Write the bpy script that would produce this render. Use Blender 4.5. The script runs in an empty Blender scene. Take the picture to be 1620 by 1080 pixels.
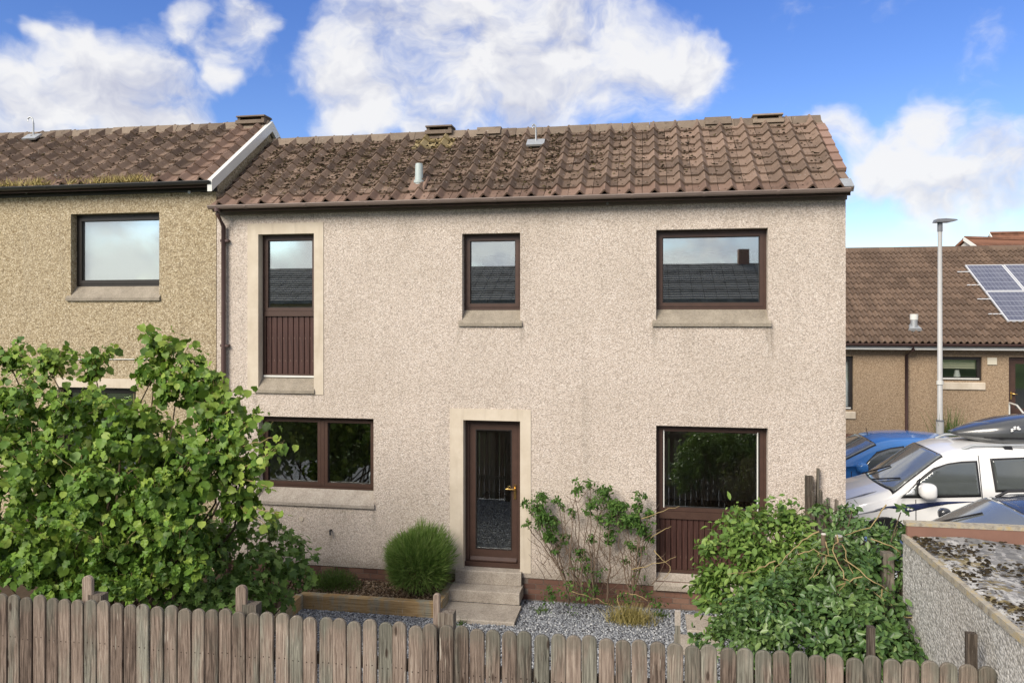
import bpy, bmesh, math, random
import numpy as np
from mathutils import Vector, Matrix
random.seed(7); rng = np.random.default_rng(7)
S = bpy.context.scene
COL = S.collection
R = math.radians
# ------------------------------------------------------------------ camera, sky, sun, exposure
CAM_D, CAM_Z, YAW, FPX, HOR = 10.7, 4.05, R(10.0), 1200.0, 500.0
cd = bpy.data.cameras.new('camera'); cam = bpy.data.objects.new('camera', cd); COL.objects.link(cam)
cam.location = (0, -CAM_D, CAM_Z); cam.rotation_euler = (R(90), 0, YAW)
cd.sensor_width = 36; cd.lens = 36*FPX/1620; cd.shift_y = (HOR-540)/1620; cd.clip_end = 3000
S.camera = cam
SUN_EL, SUN_AZ = R(35), math.atan2(-0.48, -0.88)          # direction the light comes from (x, y)
sd = bpy.data.lights.new('sun', 'SUN'); sd.energy = 1.5; sd.angle = R(32); sd.color = (1, .915, .79)
sun = bpy.data.objects.new('sun', sd); COL.objects.link(sun)
sv = Vector((math.sin(SUN_AZ)*math.cos(SUN_EL), math.cos(SUN_AZ)*math.cos(SUN_EL), math.sin(SUN_EL)))
sun.rotation_euler = sv.to_track_quat('Z', 'Y').to_euler(); sun.location = (0, -20, 30)
S.view_settings.view_transform = 'Standard'; S.view_settings.look = 'None'
S.view_settings.exposure = 1.74; S.view_settings.gamma = 1; S.view_settings.use_curve_mapping = False
SKY_STR = 0.07

def ray(px, py):
    u = (px-810)/FPX; w = (HOR-py)/FPX
    return Vector((u*math.cos(YAW)-math.sin(YAW), u*math.sin(YAW)+math.cos(YAW), w))
def T(px, py, dist):                      # point of the place seen at px,py, 'dist' metres in front of the camera along +Y
    d = ray(px, py); return Vector((0, -CAM_D, CAM_Z)) + d*(dist/d.y)
def F(px, py, Y=0.0):                     # X, Z on the plane Y
    p = T(px, py, Y+CAM_D); return p.x, p.z
def fx(px, Y=0.0): return F(px, 500, Y)[0]
def fz(px, py, Y=0.0): return F(px, py, Y)[1]
def onplane(px, py, p0, n):
    d = ray(px, py); o = Vector((0, -CAM_D, CAM_Z)); return o + d*((Vector(p0)-o).dot(n)/d.dot(n))
def proj(p):
    x, y = p[0], p[1]+CAM_D
    dep = -x*math.sin(YAW)+y*math.cos(YAW); lat = x*math.cos(YAW)+y*math.sin(YAW)
    return 810+FPX*lat/dep, HOR-FPX*(p[2]-CAM_Z)/dep, dep

# ------------------------------------------------------------------ node helpers
class G:
    def __init__(s, nt): s.nt = nt; s.L = nt.links
    def n(s, typ, props=None, **ins):
        nd = s.nt.nodes.new(typ)
        for k, v in (props or {}).items(): setattr(nd, k, v)
        for k, v in ins.items():
            key = int(k[1:]) if k[0] == '_' and k[1:].isdigit() else k.replace('__', ' ')
            s.set(nd.inputs[key], v)
        return nd
    def set(s, sock, v):
        if isinstance(v, bpy.types.NodeSocket): s.L.new(v, sock)
        elif isinstance(v, bpy.types.Node): s.L.new(v.outputs[0], sock)
        else:
            if sock.type == 'RGBA' and len(v) == 3: v = (*v, 1)
            sock.default_value = v
    def math(s, op, a, b=0.0, c=0.0, clamp=False):
        nd = s.nt.nodes.new('ShaderNodeMath'); nd.operation = op; nd.use_clamp = clamp
        s.set(nd.inputs[0], a); s.set(nd.inputs[1], b)
        if op in ('MULTIPLY_ADD', 'SMOOTH_MIN', 'SMOOTH_MAX'): s.set(nd.inputs[2], c)
        return nd.outputs[0]
    def vmath(s, op, a, b=(0, 0, 0)):
        nd = s.nt.nodes.new('ShaderNodeVectorMath'); nd.operation = op
        s.set(nd.inputs[0], a); s.set(nd.inputs[1], b)
        return nd.outputs['Value'] if op in ('DOT_PRODUCT', 'DISTANCE', 'LENGTH') else nd.outputs[0]
    def mix(s, f, a, b, blend='MIX'):
        nd = s.nt.nodes.new('ShaderNodeMix'); nd.data_type = 'RGBA'; nd.blend_type = blend
        s.set(nd.inputs[0], f); s.set(nd.inputs[6], a); s.set(nd.inputs[7], b); return nd.outputs[2]
    def ramp(s, f, stops, interp='LINEAR'):
        nd = s.nt.nodes.new('ShaderNodeValToRGB'); cr = nd.color_ramp; cr.interpolation = interp
        while len(cr.elements) < len(stops): cr.elements.new(.5)
        for e, (p, c) in zip(cr.elements, stops):
            e.position = p; e.color = (*c, 1) if len(c) == 3 else c
        s.set(nd.inputs[0], f); return nd.outputs[0]
    def map(s, f, a, b, c=0.0, d=1.0):
        nd = s.nt.nodes.new('ShaderNodeMapRange'); nd.interpolation_type = 'SMOOTHSTEP'
        for i, v in enumerate((f, a, b, c, d)): s.set(nd.inputs[i], v)
        return nd.outputs[0]
    def noise(s, vec, scale, detail=3.0, rough=.5):
        return s.n('ShaderNodeTexNoise', None, Vector=vec, Scale=scale, Detail=detail, Roughness=rough).outputs[0]
    def vor(s, vec, scale, out='Color', feature='F1'):
        nd = s.n('ShaderNodeTexVoronoi', {'feature': feature}, Vector=vec, Scale=scale); return nd.outputs[out]
    def scale(s, vec, v):
        return s.vmath('MULTIPLY', vec, v)
    def obj(s): return s.n('ShaderNodeTexCoord').outputs['Object']
    def rnd(s): return s.n('ShaderNodeObjectInfo').outputs['Random']
    def island(s): return s.n('ShaderNodeNewGeometry').outputs['Random Per Island']
    def jitter(s, vec, amt=37.0):        # a different patch of the texture for each copied piece
        r = s.rnd(); c = s.n('ShaderNodeCombineXYZ', None, X=s.math('MULTIPLY', r, amt), Y=s.math('MULTIPLY', r, amt*.7), Z=s.math('MULTIPLY', r, amt*1.3))
        return s.vmath('ADD', vec, c.outputs[0])
    def val(s, colour):
        return s.n('ShaderNodeRGBToBW', None, Color=colour).outputs[0]
def mat(name, fn, rough=.8, spec=.3, metallic=0.0, coat=0.0):
    m = bpy.data.materials.new(name); m.use_nodes = True; nt = m.node_tree
    b = nt.nodes['Principled BSDF']; g = G(nt)
    b.inputs['Roughness'].default_value = rough; b.inputs['Specular IOR Level'].default_value = spec
    b.inputs['Metallic'].default_value = metallic; b.inputs['Coat Weight'].default_value = coat
    b.inputs['Coat Roughness'].default_value = .05
    r = fn(g, b)
    if r is not None: g.set(b.inputs['Base Color'], r)
    return m
def bump(g, b, h, strength=.5, dist=.01):
    g.set(b.inputs['Normal'], g.n('ShaderNodeBump', None, Strength=strength, Distance=dist, Height=h).outputs[0])
def plain(name, c, rough=.5, spec=.4, var=.15, sc=6.0, **kw):
    def fn(g, b):
        n = g.noise(g.obj(), sc, 4, .6)
        return g.mix(n, tuple(x*(1-var) for x in c), tuple(min(1, x*(1+var)) for x in c))
    return mat(name, fn, rough, spec, **kw)

# ------------------------------------------------------------------ world: Nishita sky with broken cumulus
W = bpy.data.worlds.new('World'); S.world = W; W.use_nodes = True
g = G(W.node_tree); W.node_tree.nodes.clear()
dirv = g.n('ShaderNodeTexCoord').outputs['Generated']
sky = g.n('ShaderNodeTexSky', {'sky_type': 'NISHITA', 'sun_disc': False, 'sun_elevation': SUN_EL, 'sun_rotation': SUN_AZ,
                               'air_density': 1.0, 'dust_density': .3, 'ozone_density': 2.0}).outputs[0]
sky = g.n('ShaderNodeHueSaturation', None, Hue=.521, Saturation=1.30, Value=.74, Color=sky).outputs[0]
warp = g.n('ShaderNodeTexNoise', None, Vector=dirv, Scale=7.0, Detail=4.0, Roughness=.55).outputs['Color']
wd = g.vmath('ADD', dirv, g.scale(g.vmath('SUBTRACT', warp, (.5, .5, .5)), (.16, .16, .12)))
big = g.noise(g.scale(dirv, (1, 1, 1.8)), 3.1, 2, .5)
fine = g.noise(g.scale(wd, (1, 1, 1.5)), 9.0, 9, .58)
low = g.noise(g.scale(g.vmath('ADD', wd, (-.012, -.01, .028)), (1, 1, 1.5)), 9.0, 5, .55)
bias = None
def nrm(px, py): return tuple(ray(px, py).normalized())
CLOUDS = [(620, 80, .15), (560, 150, .11), (740, 60, .18), (850, 110, .17), (960, 90, .15), (1060, 110, .10), (700, 170, .13), (880, 30, .12), (1110,90,.06),
          (40, 165, .09), (140, 135, .10), (230, 160, .12), (300, 175, .09), (20, 200, .09), (75, 60, .035), (340, 60, .075), (385, 20, .07), (290, 15, .06), (365, 110, .05),
          (1340, 210, .055), (1410, 255, .09), (1480, 195, .065), (1570, 265, .105), (1480, 300, .085), (1640, 250, .09), (1345, 390, .03)]
for px, py, r in CLOUDS + [(-500, 60, .3), (2300, -150, .3), (-900, 180, .35), (2700, 200, .3)]:
    d = g.vmath('DISTANCE', wd, nrm(px, py))
    v = g.map(d, r*1.02, r*.22)
    bias = v if bias is None else g.math('SMOOTH_MAX', bias, v, .25)
wide = g.map(big, .31, .47)                                   # the same sort of broken cloud all round
front = g.map(g.vmath('DOT_PRODUCT', dirv, nrm(810, 250)), .70, .86, 1.0, .0)
cov = g.math('MAXIMUM', bias, g.math('MULTIPLY', wide, front))
dens = g.map(g.math('ADD', g.math('MULTIPLY', cov, .62), g.math('MULTIPLY', g.math('SUBTRACT', fine, .5), 1.15)), .19, .68)
thick = g.map(g.math('ADD', g.math('MULTIPLY', cov, .5), g.math('MULTIPLY', g.math('SUBTRACT', g.noise(wd, 5.5, 5, .6), .5), 1.7)), .32, .80)
relief = g.math('MULTIPLY', g.math('SUBTRACT', low, g.noise(g.scale(wd, (1, 1, 1.5)), 9.0, 5, .55)), 3.0)
thick = g.math('ADD', g.math('MULTIPLY', thick, .75), relief, clamp=True)
cc = g.mix(thick, (4.0, 3.98, 4.0), (2.5, 2.58, 3.05))
col = g.mix(g.math('MULTIPLY', dens, .96), sky, cc)
bg = g.n('ShaderNodeBackground', None, Color=col, Strength=SKY_STR)
wo = g.n('ShaderNodeOutputWorld'); W.node_tree.links.new(bg.outputs[0], wo.inputs[0])

# ------------------------------------------------------------------ materials
def roughcast(name, stops, sc=48, dirt=.16, bs=.55, streaks=()):
    def fn(g, b):
        o = g.obj()
        v = g.val(g.vor(o, sc)); v2 = g.val(g.vor(o, sc*.55))
        c = g.ramp(g.math('ADD', g.math('MULTIPLY', v, .7), g.math('MULTIPLY', v2, .3)), stops)
        d = g.vor(o, sc, 'Distance')
        c = g.mix(g.map(g.val(g.vor(g.vmath('ADD', o, (3.3, 1.7, 5.1)), sc*.8)), .82, .92, 0, .40), c, tuple(x*.45 for x in stops[0][1]))
        pit = g.map(d, .42, .75)
        c = g.mix(g.math('MULTIPLY', pit, .5), c, tuple(x*.5 for x in stops[0][1]))
        n1 = g.noise(o, .8, 5, .6); n2 = g.noise(g.scale(o, (3.2, 1, .25)), 1.0, 4, .6)
        c = g.mix(g.map(n1, .35, .75, 0, dirt*1.4), c, (.30, .25, .19)); c = g.mix(g.map(n2, .55, .8, 0, dirt*1.6), c, (.20, .18, .15))
        if streaks:                      # rain marks running down from sill ends, clips and fixings
            sx, sy, sz = g.n('ShaderNodeSeparateXYZ', None, Vector=o).outputs[:3]; wob = g.math('MULTIPLY', g.math('SUBTRACT', g.noise(g.scale(o, (1, 1, 1)), 3.5, 4, .6), .5), .16)
            rag = g.noise(g.scale(o, (14, 14, 1.2)), 1.5, 4, .6); acc = None
            for (x_, z_, ln, wd__, am) in streaks:
                ax_ = g.math('ABSOLUTE', g.math('SUBTRACT', g.math('ADD', sx, wob), x_))
                mk = g.math('MULTIPLY', g.map(ax_, wd__, wd__*.2, 0, am), g.math('MULTIPLY', g.map(sz, z_-ln, z_-.02), g.map(sz, z_+.02, z_, 0, 1)))
                acc = mk if acc is None else g.math('MAXIMUM', acc, mk)
            damp = g.map(g.math('ADD', sz, g.math('MULTIPLY', g.noise(o, 2.5, 5, .6), -.5)), .32, .05, 0, .45)
            acc = g.math('MAXIMUM', g.math('MULTIPLY', acc, g.map(rag, .25, .7)), damp)
            c = g.mix(acc, c, (.17, .145, .11))
        bump(g, b, g.math('ADD', g.math('SUBTRACT', 1.0, d), g.math('MULTIPLY', v, .6)), bs, .012)
        return c
    return mat(name, fn, .9, .2)
M = {}
STREAKS = [(fx(1218), fz(1218, 518), .62, .09, .75), (fx(1034), fz(1034, 518), .45, .06, .5), (fx(727), fz(727, 517), .5, .05, .5), (fx(825), fz(825, 517), .6, .05, .55), (fx(404), fz(404, 623), .4, .05, .4), (fx(497), fz(497, 623), .5, .05, .4),
           (fx(1325), 5.58, 1.2, .12, .35), (fx(870), 5.58, .8, .2, .22), (fx(640), 5.58, .9, .25, .2), (fx(1090), fz(1090, 518), .5, .15, .25), (fx(593), fz(593, 808), .4, .05, .5), (fx(540), fz(540, 808), .3, .12, .25), (fx(524), fz(524, 845), .3, .03, .5)]
M['render_pink'] = roughcast('cream_roughcast', [(.12, (.43, .36, .30)), (.32, (.56, .48, .41)), (.65, (.63, .55, .48)), (.95, (.75, .69, .62))], 64, .17, .5, STREAKS)
M['render_yellow'] = roughcast('buff_roughcast', [(.12, (.22, .16, .085)), (.35, (.40, .325, .21)), (.65, (.48, .40, .27)), (.95, (.68, .60, .45))], 50, .16)
M['render_tan'] = roughcast('tan_roughcast', [(.12, (.25, .175, .11)), (.35, (.33, .24, .155)), (.65, (.385, .285, .19)), (.95, (.48, .37, .255))], 52, .08, .35)
M['render_grey'] = roughcast('grey_drydash', [(.1, (.25, .24, .22)), (.35, (.46, .445, .41)), (.65, (.55, .535, .50)), (.95, (.76, .74, .70))], 50, .16)
def f_smooth(g, b):
    o = g.obj(); n = g.noise(o, 3, 6, .65); n2 = g.noise(g.scale(o, (6, 6, .6)), 2, 4)
    bump(g, b, g.noise(o, 90, 3), .15, .004)
    return g.mix(g.map(n2, .5, .8, 0, .35), g.ramp(n, [(.3, (.50, .43, .335)), (.7, (.61, .54, .44))]), (.36, .30, .22))
M['surround'] = mat('smooth_cream_render', f_smooth, .85, .2)
def f_conc(g, b):
    o = g.obj(); n = g.noise(o, 4, 7, .7); v = g.val(g.vor(o, 120))
    bump(g, b, g.noise(o, 60, 5, .7), .4, .006)
    c = g.ramp(n, [(.25, (.13, .11, .085)), (.5, (.25, .215, .165)), (.75, (.36, .315, .25))])
    return g.mix(.22, c, g.ramp(v, [(.2, (.12, .1, .08)), (.8, (.5, .46, .4))]))
M['concrete'] = mat('weathered_concrete', f_conc, .9, .2)
def f_conc2(g, b):
    o = g.obj(); n = g.noise(o, 5, 7, .7); v = g.val(g.vor(o, 90))
    bump(g, b, g.noise(o, 60, 5, .7), .4, .006)
    c = g.ramp(n, [(.25, (.22, .19, .155)), (.5, (.33, .29, .24)), (.75, (.43, .39, .33))])
    return g.mix(.3, c, g.ramp(v, [(.2, (.18, .15, .13)), (.8, (.56, .5, .44))]))
M['step'] = mat('step_concrete', f_conc2, .9, .2)
M['frame'] = plain('dark_brown_stain', (.062, .034, .025), .42, .45, .3, 9)
M['frame_black'] = plain('black_frame', (.022, .018, .016), .4, .45, .25, 9)
def f_board(g, b):
    o = g.obj(); n = g.noise(g.scale(o, (22, 22, 1.3)), 2, 5, .6)
    chip = g.map(g.noise(g.scale(o, (26, 26, 4)), 1.6, 4, .7), .665, .71)
    bump(g, b, n, .3, .004)
    c = g.ramp(n, [(.3, (.035, .016, .013)), (.7, (.075, .034, .027))])
    return g.mix(g.math('MULTIPLY', chip, .6), c, (.30, .22, .17))
M['board'] = mat('peeling_brown_board', f_board, .5, .35)
M['gutter'] = plain('brown_plastic', (.25, .195, .17), .4, .4, .22, 5)
M['gutter_dark'] = plain('dark_plastic', (.03, .03, .03), .4, .4, .25, 5)
M['pipe'] = plain('downpipe_brown', (.085, .05, .045), .45, .4, .25, 3)
M['fascia'] = plain('fascia_paint', (.21, .17, .155), .6, .3, .25, 4)
M['white'] = plain('white_plastic', (.66, .66, .62), .4, .4, .12, 3)
M['cream'] = plain('cream_plastic', (.6, .56, .45), .5, .4, .1, 3)
M['brass'] = plain('brass', (.75, .48, .16), .28, .5, .1, 20, metallic=1.0)
M['steel'] = plain('galvanised', (.42, .44, .45), .5, .5, .2, 14, metallic=.6)
M['lamp'] = plain('grey_column_paint', (.42, .42, .41), .45, .4, .1, 4)
M['lamp_head'] = plain('dark_grey_paint', (.15, .155, .17), .45, .4, .1, 4)
def glass(name, refl, tint=(.93, .95, .945), warp=.016):
    m = bpy.data.materials.new(name); m.use_nodes = True; nt = m.node_tree; nt.nodes.clear(); g = G(nt)
    o = g.obj(); nb = g.n('ShaderNodeBump', None, Strength=warp, Distance=.02, Height=g.noise(o, 1.1, 2)).outputs[0]
    tr = g.n('ShaderNodeBsdfTransparent', None, Color=tint); gl = g.n('ShaderNodeBsdfGlossy', None, Color=(.92, .96, .95), Roughness=.012, Normal=nb)
    lw = g.n('ShaderNodeLayerWeight', None, Blend=.5).outputs['Facing']
    f = g.math('ADD', refl, g.math('MULTIPLY', g.math('POWER', lw, 4.0), .6), clamp=True)
    f = g.math('ADD', f, g.map(g.noise(o, 9, 6, .7), .55, .8, 0, .03))
    mx = g.n('ShaderNodeMixShader'); g.set(mx.inputs[0], f); g.L.new(tr.outputs[0], mx.inputs[1]); g.L.new(gl.outputs[0], mx.inputs[2])
    ou = g.n('ShaderNodeOutputMaterial'); g.L.new(mx.outputs[0], ou.inputs[0]); return m
M['glass'] = glass('window_glass', .19)
M['glass_up'] = glass('coated_window_glass', .45)
M['interior'] = plain('magnolia_wall', (.62, .59, .52), .8, .2, .06, 2)
M['interior_dark'] = plain('dark_floor', (.10, .085, .07), .7, .3, .2, 2)
M['blind'] = plain('pale_blind', (.72, .74, .72), .8, .2, .04, 2)
M['blind_cream'] = plain('cream_blind', (.66, .62, .46), .8, .2, .06, 2)
def f_tile(c1, c2, c3, lich, mossy):
    def fn(g, b):
        o = g.jitter(g.obj()); r = g.rnd()
        n = g.noise(o, 7, 6, .65)
        c = g.ramp(g.math('ADD', g.math('MULTIPLY', r, .55), g.math('MULTIPLY', n, .5)), [(.2, c1), (.5, c2), (.85, c3)])
        sp = g.map(g.noise(o, 26, 3, .7), .645, .69, 0, lich)
        c = g.mix(sp, c, (.42, .39, .35))
        ms = g.map(g.noise(o, 10, 6, .75), .56, .66, 0, mossy)
        c = g.mix(ms, c, (.028, .022, .014))
        bump(g, b, g.noise(o, 60, 5, .7), .5, .006)
        return c
    return fn
M['tile'] = mat('weathered_roof_tile', f_tile((.072, .050, .038), (.140, .098, .072), (.195, .138, .103), .95, .9), .9, .2)
M['tile_clean'] = mat('cleaner_roof_tile', f_tile((.115, .082, .062), (.185, .131, .098), (.245, .172, .13), .55, .6), .9, .2)
M['tile_eave'] = mat('reddish_eave_tile', f_tile((.125, .082, .062), (.185, .122, .092), (.235, .158, .12), .4, .5), .9, .2)
M['tile_pink'] = mat('pink_verge_tile', f_tile((.21, .135, .105), (.25, .16, .125), (.28, .185, .148), .2, .2), .9, .2)
M['tile_ochre'] = mat('lichen_yellow_tile', f_tile((.20, .155, .075), (.26, .2, .10), (.31, .25, .14), .5, .4), .9, .2)
M['tile_bung'] = mat('brown_concrete_tile', f_tile((.10, .068, .048), (.138, .095, .068), (.175, .12, .085), .45, .25), .85, .25)
M['ridge'] = mat('ridge_tile_buff', f_tile((.125, .096, .074), (.185, .145, .11), (.24, .19, .145), .5, .5), .9, .2)
M['roof_slab'] = plain('roof_underlay', (.05, .035, .028), .95, .1, .3, 5)
def f_moss(g, b):
    r = g.island(); return g.ramp(r, [(.1, (.018, .014, .009)), (.6, (.042, .032, .019)), (.93, (.07, .055, .028)), (1, (.13, .11, .05))])
M['moss'] = mat('dry_roof_moss', f_moss, 1, .05)
def f_brick(g, b):
    o = g.jitter(g.obj()); r = g.rnd(); n = g.noise(o, 22, 5, .7)
    bump(g, b, n, .5, .006)
    return g.mix(g.map(n, .5, .8, 0, .6), g.ramp(r, [(0, (.105, .058, .045)), (.5, (.16, .085, .062)), (1, (.20, .12, .088))]), (.07, .05, .04))
M['brick'] = mat('plinth_brick', f_brick, .9, .2)
M['mortar'] = plain('mortar', (.16, .13, .11), .95, .1, .25, 20)
def f_wood(stops, dark=.6, gs=1.0, tip=0, st=(52, 52, 1.5)):
    def fn(g, b):
        o = g.jitter(g.obj()); r = g.rnd()
        wv = g.vmath('ADD', g.scale(o, tuple(q*gs for q in st)), g.scale(g.n('ShaderNodeTexNoise', None, Vector=o, Scale=3.0).outputs['Color'], (1.6, 1.6, 0)))
        n = g.map(g.noise(wv, 1.7, 7, .7), .18, .82)
        big = g.noise(g.scale(o, (5, 5, 1.0)), 1.2, 4, .6)
        c = g.ramp(g.math('ADD', g.math('MULTIPLY', n, .62), g.math('MULTIPLY', g.math('SUBTRACT', r, .5), .30)), stops)
        c = g.mix(g.map(g.math('ADD', big, g.math('MULTIPLY', g.math('SUBTRACT', g.math('FRACT', g.math('MULTIPLY', r, 7.3)), .5), .2)), .44, .66, 0, .8), c, g.mix(1.0, g.n('ShaderNodeRGBToBW', None, Color=c).outputs[0], (1.02, 1.03, .84), 'MULTIPLY'))
        tipz = g.n('ShaderNodeSeparateXYZ', None, Vector=g.obj()).outputs[2]
        if tip: c = g.mix(g.math('MULTIPLY', g.map(g.math('ADD', tipz, g.math('MULTIPLY', g.math('SUBTRACT', g.noise(o, 14, 4), .5), .22)), tip-.13, tip), .55), c, (.13, .125, .10))
        blot = g.map(g.noise(g.scale(o, (14, 14, 4)), 1.0, 5, .7), .58, .72, 0, .4); c = g.mix(blot, c, (.10, .076, .06))         # greenish grey weathering
        kd = g.vor(g.scale(o, (9, 9, 2.6)), 1.0, 'Distance'); kn = g.map(kd, .13, .06)
        c = g.mix(g.math('MULTIPLY', kn, .85), c, (.035, .022, .016))
        pale = g.map(g.noise(g.scale(o, (40, 40, 3)), 1.3, 3), .69, .74, 0, .7); c = g.mix(pale, c, (.46, .42, .35))
        bump(g, b, n, .5, .006); return c
    return fn
M['picket'] = mat('weathered_picket', f_wood([(.10, (.065, .048, .038)), (.30, (.175, .132, .105)), (.48, (.275, .217, .175)), (.68, (.41, .345, .285))], tip=1.80), .9, .15)
M['nail'] = plain('rusty_nail', (.03, .02, .016), .8, .2)
M['oldwood'] = mat('old_grey_wood', f_wood([(.12, (.05, .04, .032)), (.35, (.13, .105, .085)), (.6, (.24, .21, .17))]), .95, .1)
M['sleeper'] = mat('treated_timber', f_wood([(.1, (.20, .125, .05)), (.35, (.36, .24, .115)), (.6, (.45, .32, .17))], gs=.7, st=(1.6, 1.6, 60)), .85, .2)
M['bark'] = plain('bark', (.10, .075, .05), .95, .1, .4, 20)
M['twig'] = plain('dry_twig', (.30, .23, .115), .9, .1, .35, 12)
M['twig_grey'] = plain('grey_twig', (.15, .11, .08), .9, .1, .35, 12)
M['cutwood'] = plain('sawn_end', (.62, .58, .52), .8, .2, .1, 30)
def leafm(name, stops, trans=.3, rough=.5, spec=.35):
    m = bpy.data.materials.new(name); m.use_nodes = True; nt = m.node_tree; b = nt.nodes['Principled BSDF']; g = G(nt)
    rr = g.math('FRACT', g.math('ADD', g.island(), g.rnd()))
    c = g.ramp(rr, stops); n = g.noise(g.obj(), 2.0, 3); c = g.mix(g.map(n, .4, .75, 0, .3), c, stops[-1][1])
    g.set(b.inputs['Base Color'], c); b.inputs['Roughness'].default_value = rough; b.inputs['Specular IOR Level'].default_value = spec
    tl = g.n('ShaderNodeBsdfTranslucent', None, Color=g.mix(.5, c, (.16, .26, .03)))
    mx = g.n('ShaderNodeMixShader'); mx.inputs[0].default_value = trans
    g.L.new(b.outputs[0], mx.inputs[1]); g.L.new(tl.outputs[0], mx.inputs[2]); g.L.new(mx.outputs[0], nt.nodes['Material Output'].inputs[0]); return m
M['hazel'] = leafm('hazel_leaf', [(0, (.042, .098, .016)), (.4, (.092, .19, .027)), (.75, (.155, .275, .038)), (1, (.28, .38, .06))])
M['hazel_young'] = leafm('young_hazel_leaf', [(0, (.10, .185, .025)), (.5, (.18, .285, .04)), (1, (.32, .41, .075))])
M['lobed'] = leafm('lobed_leaf', [(0, (.05, .105, .022)), (.5, (.09, .17, .034)), (1, (.17, .27, .06))])
M['lavender'] = leafm('needle_leaf', [(0, (.085, .165, .035)), (.5, (.165, .27, .06)), (1, (.28, .37, .12))], .35)
M['bright'] = leafm('bright_leaf', [(0, (.065, .135, .025)), (.5, (.12, .215, .04)), (1, (.23, .33, .075))])
M['dark'] = leafm('dark_leaf', [(0, (.036, .082, .024)), (.5, (.068, .14, .036)), (.85, (.11, .195, .05)), (1, (.18, .26, .08))], .2, .4, .5)
M['reddish'] = leafm('reddish_leaf', [(0, (.09, .05, .03)), (.5, (.10, .10, .035)), (1, (.16, .15, .05))])
M['grassy'] = leafm('dry_grass', [(0, (.22, .18, .06)), (.5, (.34, .28, .10)), (1, (.44, .37, .16))])
M['straw'] = mat('straw', lambda g, b: g.ramp(g.island(), [(0, (.30, .23, .08)), (.6, (.46, .38, .15)), (1, (.56, .48, .24))]), .9, .1)
M['climber'] = leafm('climber_leaf', [(0, (.032, .075, .016)), (.6, (.058, .125, .024)), (1, (.11, .19, .04))], .25, .6, .2)
M['weed'] = leafm('weed_leaf', [(0, (.045, .085, .02)), (.5, (.075, .13, .03)), (1, (.12, .18, .05))])
def f_gravel(g, b):
    o = g.obj(); v = g.val(g.vor(o, 42)); d = g.vor(o, 42, 'Distance')
    bump(g, b, g.math('SUBTRACT', 1.0, d), .9, .02)
    return g.mix(g.map(d, .4, .75), g.ramp(v, [(.1, (.14, .15, .17)), (.5, (.28, .295, .325)), (.9, (.52, .53, .55))]), (.05, .05, .052))
M['gravel_bed'] = mat('gravel_bed', f_gravel, .9, .2)
M['stone'] = mat('grey_chip', lambda g, b: g.ramp(g.island(), [(0, (.14, .148, .165)), (.5, (.26, .275, .30)), (.88, (.37, .385, .405)), (1, (.56, .57, .57))]), .85, .25)
M['bark_chip'] = mat('bark_chip', lambda g, b: g.ramp(g.island(), [(0, (.08, .05, .03)), (.5, (.20, .135, .085)), (1, (.40, .31, .22))]), .9, .1)
M['soil'] = plain('soil', (.07, .052, .037), 1, .05, .4, 14)
M['asphalt'] = plain('asphalt', (.055, .055, .056), .9, .2, .25, 30)
M['grass'] = plain('lawn', (.06, .095, .03), .95, .1, .4, 4)
def f_felt(g, b):
    o = g.obj(); v = g.val(g.vor(g.scale(o, (1, .8, 1)), 26)); n = g.noise(g.scale(o, (1, .7, 1)), 9, 7, .7)
    c = g.ramp(v, [(.1, (.12, .12, .122)), (.5, (.20, .197, .19)), (.9, (.32, .31, .30))])
    edge = g.map(g.n('ShaderNodeSeparateXYZ', None, Vector=o).outputs[0], 2.3, 3.1, .16, .0)      # lichen grows near the verge
    nn = g.math('ADD', n, edge)
    c = g.mix(g.map(nn, .63, .70, 0, .8), c, (.50, .49, .46))
    n2 = g.math('ADD', g.noise(o, 8, 6, .75), g.math('MULTIPLY', edge, .7)); c = g.mix(g.map(n2, .63, .69), c, (.045, .036, .025))
    n3 = g.math('ADD', g.noise(g.scale(o, (1.3, 1.3, 1)), 6.3, 6, .7), g.math('MULTIPLY', edge, .9)); c = g.mix(g.map(n3, .67, .73, 0, .8), c, (.22, .17, .07))
    bump(g, b, g.math('ADD', n, g.noise(o, 40, 4)), .6, .02); return c
M['felt'] = mat('lichened_roof_felt', f_felt, .95, .1)
M['brown_wood'] = plain('red_brown_board', (.21, .115, .085), .7, .25, .2, 5)
def f_edge(g, b):
    o = g.obj(); n = g.noise(o, 12, 7, .75); c = g.ramp(n, [(.3, (.15, .12, .09)), (.5, (.36, .33, .27)), (.7, (.42, .31, .13))])
    bump(g, b, n, .6, .01); return c
M['lichen_edge'] = mat('lichened_edge', f_edge, .95, .1)
def paint(name, c, rough=.25): return plain(name, c, rough, .5, .03, 2, coat=.8)
M['car_white'] = paint('white_car_paint', (.80, .80, .79)); M['car_blue'] = paint('blue_car_paint', (.045, .22, .60)); M['car_dark'] = paint('black_car_paint', (.03, .032, .036))
M['car_glass'] = plain('car_glass', (.075, .085, .083), .04, .9, .3, 1.5, coat=1.0)
M['car_screen'] = plain('car_windscreen', (.15, .165, .165), .09, .7, .3, 1.5, coat=1.0)
M['black_plastic'] = plain('black_plastic', (.016, .016, .018), .45, .4, .2, 9)
M['gloss_black'] = plain('gloss_black', (.045, .048, .05), .34, .6, .1, 5, coat=1.0)
M['tyre'] = plain('tyre', (.02, .02, .02), .85, .2, .2, 30); M['rim'] = plain('alloy', (.45, .46, .47), .3, .5, .1, 8, metallic=.9)
M['decal'] = plain('navy_decal', (.02, .03, .085), .35, .5, .1, 8); M['decal_grey'] = plain('grey_decal', (.14, .15, .18), .35, .5, .1, 8)
M['emblem'] = plain('white_print', (.72, .72, .72), .5, .3, .1, 8)
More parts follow.
